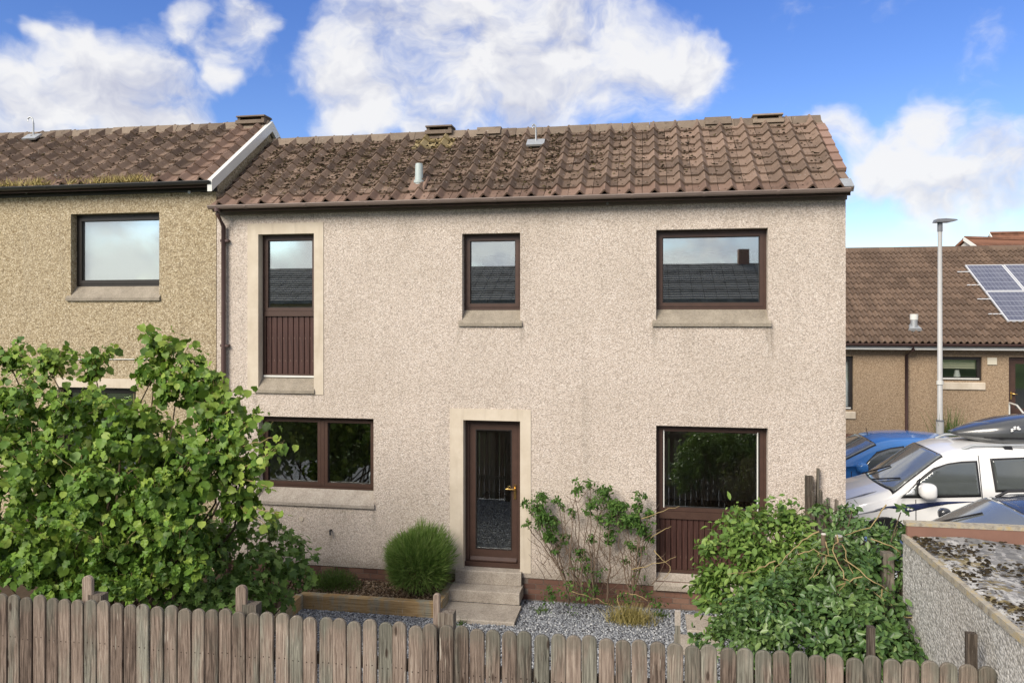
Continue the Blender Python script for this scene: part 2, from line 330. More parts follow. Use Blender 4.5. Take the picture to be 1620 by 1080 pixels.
M['lens'] = plain('headlight_lens', (.55, .58, .6), .08, .8, .1, 9, coat=1.0)
def f_pv(g, b):
    o = g.n('ShaderNodeTexCoord').outputs['UV']
    bt = g.n('ShaderNodeTexBrick', {'offset': 0.0, 'squash': 1.0}, Vector=o, Color1=(.05, .055, .095, 1), Color2=(.075, .08, .12, 1), Mortar=(.27, .29, .34, 1),
             Scale=1.0, Mortar__Size=.035, Brick__Width=1.0, Row__Height=1.0)
    return bt.outputs[0]
M['pv'] = mat('solar_cells', f_pv, .22, .6, coat=.7)
M['alu'] = plain('aluminium', (.66, .67, .68), .4, .5, .08, 10, metallic=.3)

# ------------------------------------------------------------------ object helpers
def tag(o, label=None, cat=None, group=None, kind=None):
    if label: o['label'] = label
    if cat: o['category'] = cat
    if group: o['group'] = group
    if kind: o['kind'] = kind
    return o
def thing(name, label, cat, loc=(0, 0, 0), group=None):
    o = bpy.data.objects.new(name, None); COL.objects.link(o); o.location = loc; o.empty_display_size = .2
    return tag(o, label, cat, group)
def link(name, me, m=None, parent=None, mw=None):
    """link a mesh whose coordinates are world coordinates (or world matrix mw)"""
    o = bpy.data.objects.new(name, me); COL.objects.link(o)
    if m is not None and not me.materials: me.materials.append(m)
    off = Vector((0, 0, 0))
    if parent is not None:
        o.parent = parent
        p = parent
        while p is not None: off += p.location; p = p.parent
    if mw is None: o.location = -off
    else: o.matrix_basis = Matrix.Translation(-off) @ mw
    return o
class MB:
    def __init__(s): s.v = []; s.f = []; s.sm = []
    def add(s, vs, fs, smooth=False):
        k = len(s.v); s.v += [tuple(x) for x in vs]
        for f in fs: s.f.append(tuple(i+k for i in f)); s.sm.append(smooth)
        return s
    def box(s, x0, x1, y0, y1, z0, z1):
        v = [(x, y, z) for z in (z0, z1) for y in (y0, y1) for x in (x0, x1)]
        return s.add(v, [(0, 2, 3, 1), (4, 5, 7, 6), (0, 1, 5, 4), (2, 6, 7, 3), (0, 4, 6, 2), (1, 3, 7, 5)])
    def hexa(s, v):   # 8 verts ordered like box
        return s.add(v, [(0, 2, 3, 1), (4, 5, 7, 6), (0, 1, 5, 4), (2, 6, 7, 3), (0, 4, 6, 2), (1, 3, 7, 5)])
    def prism(s, poly, a0, a1, axis='x'):
        n = len(poly)
        def mk(p, a): return {'x': (a, p[0], p[1]), 'y': (p[0], a, p[1]), 'z': (p[0], p[1], a)}[axis]
        v = [mk(p, a0) for p in poly]+[mk(p, a1) for p in poly]
        return s.add(v, [tuple(range(n))[::-1], tuple(range(n, 2*n))]+[(i, (i+1) % n, (i+1) % n+n, i+n) for i in range(n)])
    def tube(s, path, r, n=6, r1=None, cap=True):
        path = [Vector(p) for p in path]; m = len(path); vs = []
        r1 = r if r1 is None else r1
        for i, p in enumerate(path):
            d = (path[min(i+1, m-1)]-path[max(i-1, 0)])
            if d.length < 1e-9: d = Vector((0, 0, 1))
            d.normalize(); a = d.orthogonal().normalized() if abs(d.z) > .95 else d.cross(Vector((0, 0, 1))).normalized(); b = d.cross(a)
            rr = r+(r1-r)*i/max(1, m-1)
            for k in range(n):
                t = 2*math.pi*k/n; vs.append(p+a*math.cos(t)*rr+b*math.sin(t)*rr)
        fs = [(i*n+k, i*n+(k+1) % n, (i+1)*n+(k+1) % n, (i+1)*n+k) for i in range(m-1) for k in range(n)]
        s.add(vs, fs, True)
        if cap: s.add(vs[:n], [tuple(range(n))[::-1]]); s.add(vs[-n:], [tuple(range(n))])
        return s
    def mesh(s, name):
        me = bpy.data.meshes.new(name); me.from_pydata(s.v, [], s.f); me.polygons.foreach_set('use_smooth', s.sm); me.update()
        bm = bmesh.new(); bm.from_mesh(me); bmesh.ops.recalc_face_normals(bm, faces=bm.faces); bm.to_mesh(me); bm.free(); return me
    def build(s, name, m, parent=None): return link(name, s.mesh(name), m, parent)
def npmesh(name, V, Fc, k):
    """big triangle/quad soup from numpy: V (n,3), Fc (m,k)"""
    me = bpy.data.meshes.new(name); me.vertices.add(len(V)); me.vertices.foreach_set('co', np.ascontiguousarray(V, dtype=np.float32).ravel())
    m = len(Fc); me.loops.add(m*k); me.loops.foreach_set('vertex_index', np.ascontiguousarray(Fc, dtype=np.int32).ravel())
    me.polygons.add(m); me.polygons.foreach_set('loop_start', np.arange(0, m*k, k, dtype=np.int32)); me.update(calc_edges=True); return me
def scatter_mesh(name, tv, tf, mats):
    """copies of a template (tv verts, tf tris) at 4x4 matrices"""
    mats = np.asarray(mats); tv = np.asarray(tv, float); tf = np.asarray(tf, int)
    V = np.einsum('nij,vj->nvi', mats[:, :3, :3], tv)+mats[:, None, :3, 3]
    Fc = tf[None]+np.arange(len(mats))[:, None, None]*len(tv)
    return npmesh(name, V.reshape(-1, 3), Fc.reshape(-1, tf.shape[1]), tf.shape[1])

# ------------------------------------------------------------------ ground
XB = 2.2                                  # boundary line of the garden
o = MB().box(-160, 160, -160, 200, -.6, -.10).build('ground', M['grass']); tag(o, kind='structure')
v = []; f = []
ys = [(-12.5, .18), (3, .2), (6, .3), (10.2, .58), (40, .8), (120, 1.2)]
mb = MB()
for (a, za), (b, zb) in zip(ys[:-1], ys[1:]):
    mb.hexa([(XB+.08, a, -.09), (60, a, -.09), (XB+.08, b, -.09), (60, b, -.09), (XB+.08, a, za), (60, a, za), (XB+.08, b, zb), (60, b, zb)])
tag(mb.build('car_park', M['asphalt']), kind='structure')
tag(MB().box(-14, XB, -9, 0.0, -.095, 0.0).build('gravel_yard', M['gravel_bed']), kind='structure')
# gravel stones
ov = np.array([(1, 0, 0), (-1, 0, 0), (0, 1, 0), (0, -1, 0), (0, 0, 1), (0, 0, -1)], float)
of = [(0, 2, 4), (2, 1, 4), (1, 3, 4), (3, 0, 4), (2, 0, 5), (1, 2, 5), (3, 1, 5), (0, 3, 5)]
def rand_mats(P, smin, smax, flat=.6, tilt=1.0):
    n = len(P); Ms = np.zeros((n, 4, 4)); Ms[:, 3, 3] = 1
    a = rng.uniform(0, 2*np.pi, n); b = rng.uniform(-tilt, tilt, n); c = rng.uniform(-tilt, tilt, n); s = rng.uniform(smin, smax, n)
    ca, sa, cb, sb, cc_, sc_ = np.cos(a), np.sin(a), np.cos(b), np.sin(b), np.cos(c), np.sin(c)
    Rz = np.zeros((n, 3, 3)); Rz[:, 0, 0] = ca; Rz[:, 0, 1] = -sa; Rz[:, 1, 0] = sa; Rz[:, 1, 1] = ca; Rz[:, 2, 2] = 1
    Rx = np.zeros((n, 3, 3)); Rx[:, 0, 0] = 1; Rx[:, 1, 1] = cb; Rx[:, 1, 2] = -sb; Rx[:, 2, 1] = sb; Rx[:, 2, 2] = cb
    Ry = np.zeros((n, 3, 3)); Ry[:, 1, 1] = 1; Ry[:, 0, 0] = cc_; Ry[:, 0, 2] = sc_; Ry[:, 2, 0] = -sc_; Ry[:, 2, 2] = cc_
    Sx = np.zeros((n, 3, 3)); Sx[:, 0, 0] = s*rng.uniform(.8, 1.5, n); Sx[:, 1, 1] = s; Sx[:, 2, 2] = s*flat*rng.uniform(.7, 1.3, n)
    Ms[:, :3, :3] = Rz@Rx@Ry@Sx; Ms[:, :3, 3] = P; return Ms
n = 42000
P = np.stack([rng.uniform(-4.9, 2.1, n), -rng.uniform(.02, 5.0, n), rng.uniform(.0, .012, n)], 1)
P = P[~((P[:, 0] < -2.75) & (P[:, 1] > -.88))]
tag(link('gravel', scatter_mesh('gravel', ov, of, rand_mats(P, .010, .020)), M['stone']), 'loose grey gravel chips covering the yard', 'gravel', kind='stuff')

# ------------------------------------------------------------------ house building blocks
def wall_panel(name, m, parent, x0, x1, z0, z1, holes, y0=0.0, y1=.25):
    xs = sorted({x0, x1, *[h[0] for h in holes], *[h[1] for h in holes]}); zs = sorted({z0, z1, *[h[2] for h in holes], *[h[3] for h in holes]})
    def solid(i, j):
        if i < 0 or j < 0 or i >= len(xs)-1 or j >= len(zs)-1: return False
        cx, cz = (xs[i]+xs[i+1])/2, (zs[j]+zs[j+1])/2
        return not any(h[0] < cx < h[1] and h[2] < cz < h[3] for h in holes)
    mb = MB(); idx = {}
    def V(i, j, k):
        key = (i, j, k)
        if key not in idx: idx[key] = len(mb.v); mb.v.append((xs[i], (y0, y1)[k], zs[j]))
        return idx[key]
    def q(*a): mb.f.append(a); mb.sm.append(False)
    for i in range(len(xs)-1):
        for j in range(len(zs)-1):
            if not solid(i, j): continue
            q(V(i, j, 0), V(i+1, j, 0), V(i+1, j+1, 0), V(i, j+1, 0)); q(V(i, j+1, 1), V(i+1, j+1, 1), V(i+1, j, 1), V(i, j, 1))
            if not solid(i-1, j): q(V(i, j, 0), V(i, j+1, 0), V(i, j+1, 1), V(i, j, 1))
            if not solid(i+1, j): q(V(i+1, j, 1), V(i+1, j+1, 1), V(i+1, j+1, 0), V(i+1, j, 0))
            if not solid(i, j-1): q(V(i, j, 1), V(i+1, j, 1), V(i+1, j, 0), V(i, j, 0))
            if not solid(i, j+1): q(V(i, j+1, 0), V(i+1, j+1, 0), V(i+1, j+1, 1), V(i, j+1, 1))
    return mb.build(name, m, parent)
def sill(parent, x0, x1, z, m, Y=0.0, rec=.13, drop=.19, nose=.045, proud=.035):
    return MB().prism([(Y+rec, z-.004), (Y-proud, z-drop), (Y-proud, z-drop-nose), (Y+rec, z-drop-nose)], x0, x1).build('sill', m, parent)
def frame_rect(mb, x0, x1, z0, z1, w, y0, y1, wb=None):
    wb = w if wb is None else wb
    mb.box(x0, x1, y0, y1, z1-w, z1); mb.box(x0, x1, y0, y1, z0, z0+wb); mb.box(x0, x0+w, y0, y1, z0+wb, z1-w); mb.box(x1-w, x1, y0, y1, z0+wb, z1-w)
def window(parent, x0, x1, z0, z1, panes, gm, fm, Y=0.0, rec=.13, fw=.045, sw=.05, head_vent=True):
    """panes: list of (x0,x1,z0,z1); returns the frame part"""
    mb = MB(); y0 = Y+rec; frame_rect(mb, x0, x1, z0, z1, fw, y0, y0+.075)
    if head_vent:
        c = (x0+x1)/2; w = min(.5, (x1-x0)*.5); mb.box(c-w/2, c+w/2, y0-.012, y0, z1-.036, z1-.008)
    fr = mb.build('window', fm, parent)
    for a, b, c, d in panes:
        m2 = MB(); frame_rect(m2, a, b, c, d, sw, y0+.012-.022, y0+.06); m2.build('sash', fm, fr)
        m3 = MB(); bw = .010
        frame_rect(m3, a+sw, b-sw, c+sw, d-sw, bw, y0+.008, y0+.05); m3.build('glazing_bead', M['frame_black'], fr)
        MB().box(a+sw+bw*.5, b-sw-bw*.5, y0+.026, y0+.034, c+sw+bw*.5, d-sw-bw*.5).build('pane', gm, fr)
    return fr
def boards(parent, x0, x1, z0, z1, n, m, y):
    w = (x1-x0)/n
    me = MB().prism([(.003, y), (.010, y-.008), (w-.010, y-.008), (w-.003, y), (w-.003, y+.02), (.003, y+.02)], z0, z1, 'z').mesh('board')
    MB().box(x0, x1, y+.021, y+.035, z0, z1).build('backing', M['frame_black'], parent)
    for i in range(n): link('board', me, m, parent, Matrix.Translation((x0+i*w, 0, 0)))
def tile_mesh(w, L, prof, th, lift):
    """prof: (x, h) across the tile; lower end lifted by 'lift' above the plane"""
    mb = MB(); n = len(prof); vs = []
    for (yy, zz) in ((0, lift), (L, .004)):
        for x, h in prof: vs.append((x, yy, zz+h))
        for x, h in prof: vs.append((x, yy, zz+h-th))
    fs = []
    for i in range(n-1):
        fs += [(i, i+1, 2*n+i+1, 2*n+i), (i+1, i, n+i, n+i+1)]
    fs += [(0, 2*n, 3*n, n), (n-1, 2*n-1, 4*n-1, 3*n-1)]
    mb.add(vs, fs); return mb.mesh('roof_tile')
def plane_frame(origin, up):             # X along +x, Y up the slope, Z normal
    up = Vector(up).normalized(); nx = Vector((1, 0, 0)); nz = nx.cross(up)
    return Matrix(((nx.x, up.x, nz.x, origin[0]), (nx.y, up.y, nz.y, origin[1]), (nx.z, up.z, nz.z, origin[2]), (0, 0, 0, 1)))
PROF = lambda w: [(.003, 0), (w*.27, 0), (w*.31, .010), (w*.47, .070), (w*.515, .072), (w*.68, .010), (w*.72, 0), (w-.003, 0)]
EY, RY = -.20, 1.65
def pitched_roof(parent, x0, ncol, w, ez, rz, nrow, matfn, prof, yb, slab_m):
    up = Vector((0, RY-EY, rz-ez)); SL = up.length; up.normalize(); ex = SL/nrow
    nrm_ = Vector((1, 0, 0)).cross(up)
    x1 = x0+ncol*w
    # underlay slabs, front and back
    p = [(EY, ez-.10), (EY, ez-.03), (RY, rz-.03), (yb, rz-.03-(yb-RY)*(rz-ez)/(RY-EY)), (yb, rz-.14-(yb-RY)*(rz-ez)/(RY-EY)), (RY, rz-.14)]
    roof = MB().prism(p, x0+.03, x1-.03).build('roof', slab_m, parent)
    bz = rz-.03
    cache = {}
    for r in range(nrow):
        for c in range(ncol):
            m = matfn(r, c)
            if m.name not in cache: cache[m.name] = tile_mesh(w, ex+.07, prof, .028, .040)
            me = cache[m.name]
            org = Vector((x0+c*w, EY, ez-.03))+up*(r*ex)
            mw = plane_frame(org, up) @ Matrix.Rotation(random.uniform(-.010, .010), 4, 'Z') @ Matrix.Translation((0, random.uniform(-.012, .006), random.uniform(-.002, .006)))
            link('roof_tile', me, m, roof, mw)
    return roof, up, SL, ex, nrm_
def ridge_row(roof, x0, x1, rz, n, m, skip=()):
    w = (x1-x0)/n; a = .15
    prof = [(-a, -a*.74+.035), (-.055, .062), (.055, .062), (a, -a*.74+.035), (a, -a*.74+.012), (.05, .038), (-.05, .038), (-a, -a*.74+.012)]
    me = MB().prism(prof, 0, w-.006).mesh('ridge_tile')
    for i in range(n):
        link('ridge_tile', me, m, roof, Matrix.Translation((x0+i*w, RY, rz-.02+random.uniform(-.006, .008))) @ Matrix.Rotation(random.uniform(-.008, .008), 4, 'Y'))
def ridge_vent(roof, x, rz, m, w=.42):
    mb = MB(); mb.prism([(RY-.17, rz-.02), (RY-.15, rz+.045), (RY+.15, rz+.045), (RY+.17, rz-.02)], x-w/2-.02, x+w/2+.02)
    mb.box(x-w/2, x-w/2+.05, RY-.12, RY+.12, rz+.045, rz+.10); mb.box(x+w/2-.05, x+w/2, RY-.12, RY+.12, rz+.045, rz+.10); mb.box(x-w/2+.05, x+w/2-.05, RY+.02, RY+.06, rz+.045, rz+.10)
    mb.prism([(RY-.15, rz+.100), (RY-.13, rz+.128), (RY+.13, rz+.128), (RY+.15, rz+.100)], x-w/2-.015, x+w/2+.015)
    mb.build('ridge_vent', m, roof)
def moss_on(roof, x0, x1, ez, up, SL, ex, nrm_, n, dens):
    tv = []; 
    for z, r in ((0, 1.0), (.55, .75)):
        for k in range(6):
            t = k*math.pi/3+z; tv.append((r*math.cos(t), r*math.sin(t), z))
    tv.append((0, 0, .85)); tf = []
    for k in range(6): tf += [(k, (k+1) % 6, 6+(k+1) % 6), (k, 6+(k+1) % 6, 6+k), (6+k, 6+(k+1) % 6, 12)]
    P = []
    while len(P) < n:
        x = random.uniform(x0, x1); v = random.uniform(.1, SL)
        fr = (v % ex)/ex; d = dens(x, v/SL)
        if random.random() > d*(1.0 if fr < .15 or fr > .72 else .42): continue
        if fr < .1 and random.random() < .3: continue
        P.append(Vector((x, EY, ez-.03))+up*v+nrm_*(.036*(1-fr)+.004))
    P = np.array([tuple(p) for p in P]); Ms = rand_mats(P, .008, .026, .8, .35)
    tag(link('moss', scatter_mesh('moss', tv, tf, Ms), M['moss'], roof), kind='stuff')
def gutter(parent, x0, x1, z, m, Y=-.235, r=.050, name='gutter'):
    pr = [(Y+r*math.cos(t), z+r*math.sin(t)) for t in np.linspace(math.pi, 2*math.pi, 9)]
    pin = [(Y+(r-.006)*math.cos(t), z+(r-.006)*math.sin(t)) for t in np.linspace(2*math.pi, math.pi, 9)]
    pr = [(Y-r-.006, z+.006), (Y-r-.006, z-.006)]+pr[1:-1]+[(Y+r, z), (Y+r, z+.006)]+pin
    mb = MB().prism(pr, x0, x1)
    half = [(Y+r*math.cos(t), z+r*math.sin(t)) for t in np.linspace(math.pi, 2*math.pi, 9)]
    mb.prism(half, x0-.004, x0+.004); mb.prism(half, x1-.004, x1+.004)
    gt = mb.build(name, m, parent)
    rb = r+.007; hb = [(Y+rb*math.cos(t), z+.004+rb*math.sin(t)) for t in np.linspace(math.pi, 2*math.pi, 9)]
    x = x0+.6
    me = MB().prism(hb, -.018, .018).mesh('gutter_bracket')
    while x < x1-.3:
        link('gutter_bracket', me, m, gt, Matrix.Translation((x, 0, 0))); x += .95
    return gt
def brick_plinth(parent, x0, x1, z0, ncourse, Y, m, gaps=(), L=.225, h=.075):
    me = MB().box(.005, L-.005, 0, .05, .005, h-.005).mesh('brick'); meh = MB().box(.005, L/2-.005, 0, .05, .005, h-.005).mesh('brick')
    pl = MB().box(x0, x1, Y+.006, Y+.2, z0-.1, z0+ncourse*h).build('plinth', M['mortar'], parent)
    for c in range(ncourse):
        x = x0-(L/2 if c % 2 else 0)
        while x < x1-.05:
            a = x+L/2
            if not any(g0 < a < g1 for g0, g1 in gaps):
                if x < x0: link('brick', meh, m, pl, Matrix.Translation((x0, Y+random.uniform(-.002, .002), z0+c*h)))
                elif x+L <= x1+.01: link('brick', me, m, pl, Matrix.Translation((x, Y+random.uniform(-.002, .002), z0+c*h)))
            x += L
    return pl

# ------------------------------------------------------------------ main house
HX0, HX1, WT, EZ, RZ = fx(343), fx(1338), 5.60, 5.72, 7.10
house = thing('house', 'two storey end house in cream roughcast with brown windows and a glazed door', 'house', ((HX0+HX1)/2, 0, 0))
def rect(a, b, c, d):                     # opening from photo corners on the facade
    xm = (a+b)/2; return (fx(a), fx(b), fz(xm, d), fz(xm, c))
wTL = rect(409, 497, 370, 597); wTM = rect(731, 823, 369, 490); wTR = rect(1038, 1215, 362, 489)
wBL = rect(409, 591, 660, 775); dr = rect(733, 823, 665, 897); wBR = rect(1038, 1215, 675, 914)
FL = dr[2]
sTL = (fx(392), fx(512), fz(450, 623), fz(450, 353)); sD = (fx(712), fx(840), .30, fz(777, 647))
hole = lambda w: (w[0], w[1], w[2]-.19, w[3])
PZ = .385                                 # top of the brick plinth
wall_panel('front_wall', M['render_pink'], house, HX0, HX1, PZ, WT, [sTL, hole(wTM), hole(wTR), hole(wBL), (sD[0], sD[1], PZ, sD[3]), (wBR[0], wBR[1], wBR[2]-.15, wBR[3])])
mb = MB()
HB = 4.9
def gable(x0, x1, ez, rz, zb, yb, y0=.25):
    sl = (rz-ez)/(RY-EY); m = MB(); eb = rz-(yb-RY)*sl-.15
    m.prism([(y0, zb), (y0, ez+(y0-EY)*sl-.15), (RY, rz-.15), (yb, eb), (yb, zb)], x0, x1); return m
gable(HX1-.25, HX1, EZ, RZ, 0, HB).build('gable_wall', M['render_pink'], house)
gable(HX0+.05, HX0+.2, EZ, RZ, 0, HB).build('party_wall', M['interior'], house)
MB().box(HX0+.2, HX1-.25, HB-.25, HB, 0, 5.1).build('rear_wall', M['interior'], house)
MB().box(HX0+.2, HX1-.25, .25, HB-.25, FL-.3, FL).build('floor', M['interior_dark'], house)
MB().box(HX0+.2, HX1-.25, .25, HB-.25, 2.75, 2.95).build('upper_floor', M['interior_dark'], house)
MB().box(HX0+.2, HX1-.25, .25, HB-.25, 5.25, 5.35).build('ceiling', M['interior'], house)
mb = MB()
for x in (fx(660), fx(930)): mb.box(x-.06, x+.06, .25, HB-.25, FL, 2.75); mb.box(x-.06, x+.06, .25, HB-.25, 2.95, 5.25)
mb.build('partition', M['interior'], house)
# smooth surrounds
def surround(o, i, zb):
    m = MB(); y0, y1 = -.010, .13
    m.box(o[0], i[0], y0, y1, zb, i[3]); m.box(i[1], o[1], y0, y1, zb, i[3]); m.box(o[0], o[1], y0, y1, i[3], o[3]); return m
sw = surround(sTL, wTL, sTL[2]).build('window_surround', M['surround'], house)
MB().box(wTL[0], wTL[1], .02, .13, sTL[2], wTL[2]-.19).build('window_apron', M['surround'], house)
surround((sD[0], sD[1], .30, sD[3]), dr, PZ).build('door_surround', M['surround'], house)
# upper left: glazed above, boarded below
zt = fz(455, 492, .13); zb2 = fz(455, 499, .13)
w = window(house, wTL[0]+.005, wTL[1], wTL[2], wTL[3], [(wTL[0]+.04, wTL[1]-.035, zt, wTL[3]-.035)], M['glass_up'], M['frame'])
MB().box(wTL[0]+.04, wTL[1]-.035, .115, .2, zb2-.01, zt-.004).build('transom', M['frame'], w)
boards(w, wTL[0]+.052, wTL[1]-.046, wTL[2]+.046, zb2-.012, 9, M['board'], .15)
MB().box(wTL[0]+.03, wTL[1]-.02, .10, .128, wTL[2]-.004, wTL[2]+.022).build('flashing', M['white'], w)
sill(w, fx(404), wTL[1]+.012, wTL[2], M['concrete'])
def one(wd, gm, sx0, sx1, drop=.19):
    w = window(house, wd[0]+.004, wd[1]-.004, wd[2], wd[3]-.004, [(wd[0]+.04, wd[1]-.04, wd[2]+.04, wd[3]-.045)], gm, M['frame'])
    sill(w, sx0, sx1, wd[2], M['concrete'], drop=drop); return w
one(wTM, M['glass_up'], fx(726), fx(826)); one(wTR, M['glass_up'], fx(1032), fx(1220))
xm = fx(505)
w = window(house, wBL[0]+.004, wBL[1]-.004, wBL[2], wBL[3]-.004, [(wBL[0]+.04, xm-.03, wBL[2]+.04, wBL[3]-.04), (xm+.03, wBL[1]-.04, wBL[2]+.04, wBL[3]-.04)], M['glass'], M['frame'])
MB().box(xm-.026, xm+.026, .118, .2, wBL[2]+.046, wBL[3]-.05).build('mullion', M['frame'], w)
sill(w, fx(404), fx(593), wBL[2], M['step'])
# lower right: tall, boarded below, an open casement edge left and right
zt = fz(1125, 810, .13); zb2 = fz(1125, 820, .13)
w = window(house, wBR[0]+.004, wBR[1]-.004, wBR[2], wBR[3]-.004, [(wBR[0]+.04, wBR[1]-.04, zt, wBR[3]-.04)], M['glass'], M['frame'])
MB().box(wBR[0]+.046, wBR[1]-.046, .112, .2, zb2-.02, zt-.004).build('transom', M['frame'], w)
for xx in (wBR[0]+.10, wBR[1]-.125): MB().box(xx, xx+.014, .118, .15, zt+.045, wBR[3]-.08).build('secondary_frame', M['white'], w)
boards(w, wBR[0]+.05, wBR[1]-.05, wBR[2]+.046, zb2-.022, 18, M['board'], .15)
sill(w, fx(1034), fx(1222), wBR[2], M['step'], drop=.13, nose=.07)
# door
d0, d1, dz0, dz1 = dr[0], dr[1], dr[2]+.005, dr[3]
mb = MB(); fw = .06
mb.box(d0+.003, d0+fw, .13, .23, dz0, dz1-fw); mb.box(d1-fw, d1-.003, .13, .23, dz0, dz1-fw); mb.box(d0+.003, d1-.003, .13, .23, dz1-fw, dz1-.003); mb.box(d0+.003, d1-.003, .08, .23, dz0-.03, dz0+.035)
door = mb.build('door', M['frame'], house)
mb = MB(); a, b, c, e = d0+fw+.004, d1-fw-.004, dz0+.04, dz1-fw-.004; stl = .085
mb.box(a, a+stl, .145, .19, c, e); mb.box(b-stl, b, .145, .19, c, e); mb.box(a+stl, b-stl, .145, .19, e-.085, e); mb.box(a+stl, b-stl, .145, .19, c, c+.17)
mb.prism([(.145, c+.0), (.105, c+.005), (.105, c+.02), (.145, c+.06)], a+.01, b-.01)
mb.build('door_leaf', M['frame'], door)
mb = MB(); frame_rect(mb, a+stl, b-stl, c+.17, e-.085, .014, .140, .18); mb.build('glazing_bead', M['frame_black'], door)
MB().box(a+stl+.006, b-stl-.006, .162, .170, c+.176, e-.091).build('pane', M['glass'], door)
hx, hz = b-stl*.42, fz(815, 773, .13)
mb = MB().box(hx-.017, hx+.017, .133, .145, hz-.15, hz+.06); mb.tube([(hx, .14, hz), (hx, .10, hz), (hx-.02, .092, hz), (hx-.125, .095, hz)], .011, 8)
mb.build('handle', M['brass'], door)
# plinth
brick_plinth(house, HX0, HX1, .01, 5, .012, M['brick'], [(sD[0]+.05, sD[1]-.05)])
# fascia, gutter, downpipe
MB().box(HX0, HX1+.01, -.035, .0, WT-.005, EZ+.02).build('fascia', M['fascia'], house)
MB().box(HX0, HX1+.01, -.17, -.035, EZ-.06, EZ-.045).build('soffit', M['fascia'], house)
gutter(house, fx(331, -.23), fx(1345, -.23), EZ-.015, M['gutter'])
mb = MB(); px_ = fx(357)
mb.tube([(px_, -.235, EZ-.06), (px_, -.235, EZ-.13), (px_, -.06, EZ-.30), (px_, -.06, 3.55)], .034, 10); mb.tube([(px_, -.06, 3.56), (px_, -.06, .15)], .038, 10)
mb.tube([(px_, -.235, EZ-.045), (px_, -.235, EZ-.10)], .048, 10)
dp = mb.build('downpipe', M['pipe'], house)
for z in (5.2, 3.6, 1.8): MB().box(px_-.05, px_+.075, -.075, .0, z-.018, z+.018).build('pipe_clip', M['pipe'], dp)
# roof
NC, NR = 27, 9; TW = (HX1+.04-HX0-.02)/NC
def mf(r, c):
    if r == 0: return M['tile_eave']
    if c in (8, 9) and r >= 7: return M['tile_ochre']
    if c > 17+random.randint(-1, 2): return M['tile_clean']
    return M['tile']
roof, up, SL, ex, nn = pitched_roof(house, HX0+.02, NC, TW, EZ, RZ, NR, mf, PROF(TW), HB+.1, M['roof_slab'])
ridge_row(roof, HX0+.1, HX1+.03, RZ, 21, M['ridge'])
ridge_vent(roof, F(697, 210, RY)[0], RZ, M['ridge']); ridge_vent(roof, F(1213, 210, RY)[0], RZ-.05, M['ridge'])
for px in (775, 1135): 
    x = F(px, 210, RY)[0]; MB().prism([(RY-.17, RZ-.06), (RY-.07, RZ+.075), (RY+.07, RZ+.075), (RY+.17, RZ-.06)], x-.2, x+.2).build('ridge_tile', M['ridge'], roof)
moss_on(roof, HX0+.1, HX1-.2, EZ, up, SL, ex, nn, 9500, lambda x, v: (1.0 if x < -1.2 else .36 if x < .9 else .16)*(.35+.9*v if v < .7 else 1.0)*(.55 if v < .2 else 1))
# pink replacement verge pieces
me = MB().box(0, .13, 0, ex+.05, -.03, .034).mesh('verge_tile')
for r in range(2, NR-1):
    org = Vector((HX1-.075, EY, EZ-.03))+up*(r*ex); link('verge_tile', me, M['tile_pink'], roof, plane_frame(org, up) @ Matrix.Rotation(-.15/ex*.16, 4, 'X') @ Matrix.Translation((0, 0, .034)))
MB().box(0, .14, 0, .22, -.02, .06).build('verge_cap', M['steel'], roof).matrix_basis = Matrix.Translation(-house.location) @ Matrix.Translation(house.location) @ plane_frame((HX1-.09, EY, EZ-.03), up)
# soil vent pipe, cable hook
rn = nn
def onroof(px, py, ez=EZ): return onplane(px, py, (0, EY, ez), rn)
p = onroof(663, 293)
mb = MB(); mb.tube([p-Vector((0, 0, .12)), p+Vector((0, 0, .06))], .070, 12); mb.tube([p+Vector((0, 0, .03)), p+Vector((0, 0, .07))], .08, 12); mb.tube([p+Vector((0, 0, .06)), p+Vector((0, 0, .29)), p+Vector((0, 0, .32))], .062, 12, .050)
vp = mb.build('vent_pipe', plain('grey_vent', (.40, .46, .45), .5, .4, .12, 8), roof)
MB().hexa([(p.x-.13, p.y-.17, p.z-.10), (p.x+.13, p.y-.17, p.z-.10), (p.x-.13, p.y+.14, p.z+.13), (p.x+.13, p.y+.14, p.z+.13), (p.x-.11, p.y-.14, p.z-.05), (p.x+.11, p.y-.14, p.z-.05), (p.x-.11, p.y+.11, p.z+.15), (p.x+.11, p.y+.11, p.z+.15)]).build('flashing', M['tile_eave'], roof)
def hook(roof, p, s=1.0, lean=-.06):
    MB().tube([p, p+Vector((0, 0, .28*s)), p+Vector((lean*.3, -.01, .36*s)), p+Vector((lean, -.02, .385*s)), p+Vector((lean*1.7, -.03, .36*s)), p+Vector((lean*1.9, -.03, .31*s))], .014, 8).build('cable_pipe', M['steel'], roof)
    f_ = up; a = p-up*.10+rn*.07; mb = MB()
    mb.prism([(-.14, -.02), (.14, -.02), (.14, .012), (-.14, .012)], 0, .2, 'y'); o_ = mb.build('lead_flashing', M['steel'], roof); o_.matrix_basis = plane_frame(a, up)
hook(roof, onroof(848, 232), .9, -.03)
# little things on the wall
x, z = F(524, 838); MB().tube([(x, .0, z), (x, -.05, z), (x+.01, -.055, z-.06)], .016, 7).build('wall_bracket', M['gutter_dark'], house)
x, z = F(477, 820); MB().tube([(x, .004, z), (x, -.012, z)], .035, 12).build('blanking_plug', M['surround'], house)
x, z = F(961, 322, -.03); MB().tube([(x, -.03, z), (x, -.05, z)], .018, 8).build('screw_eye', M['steel'], house)

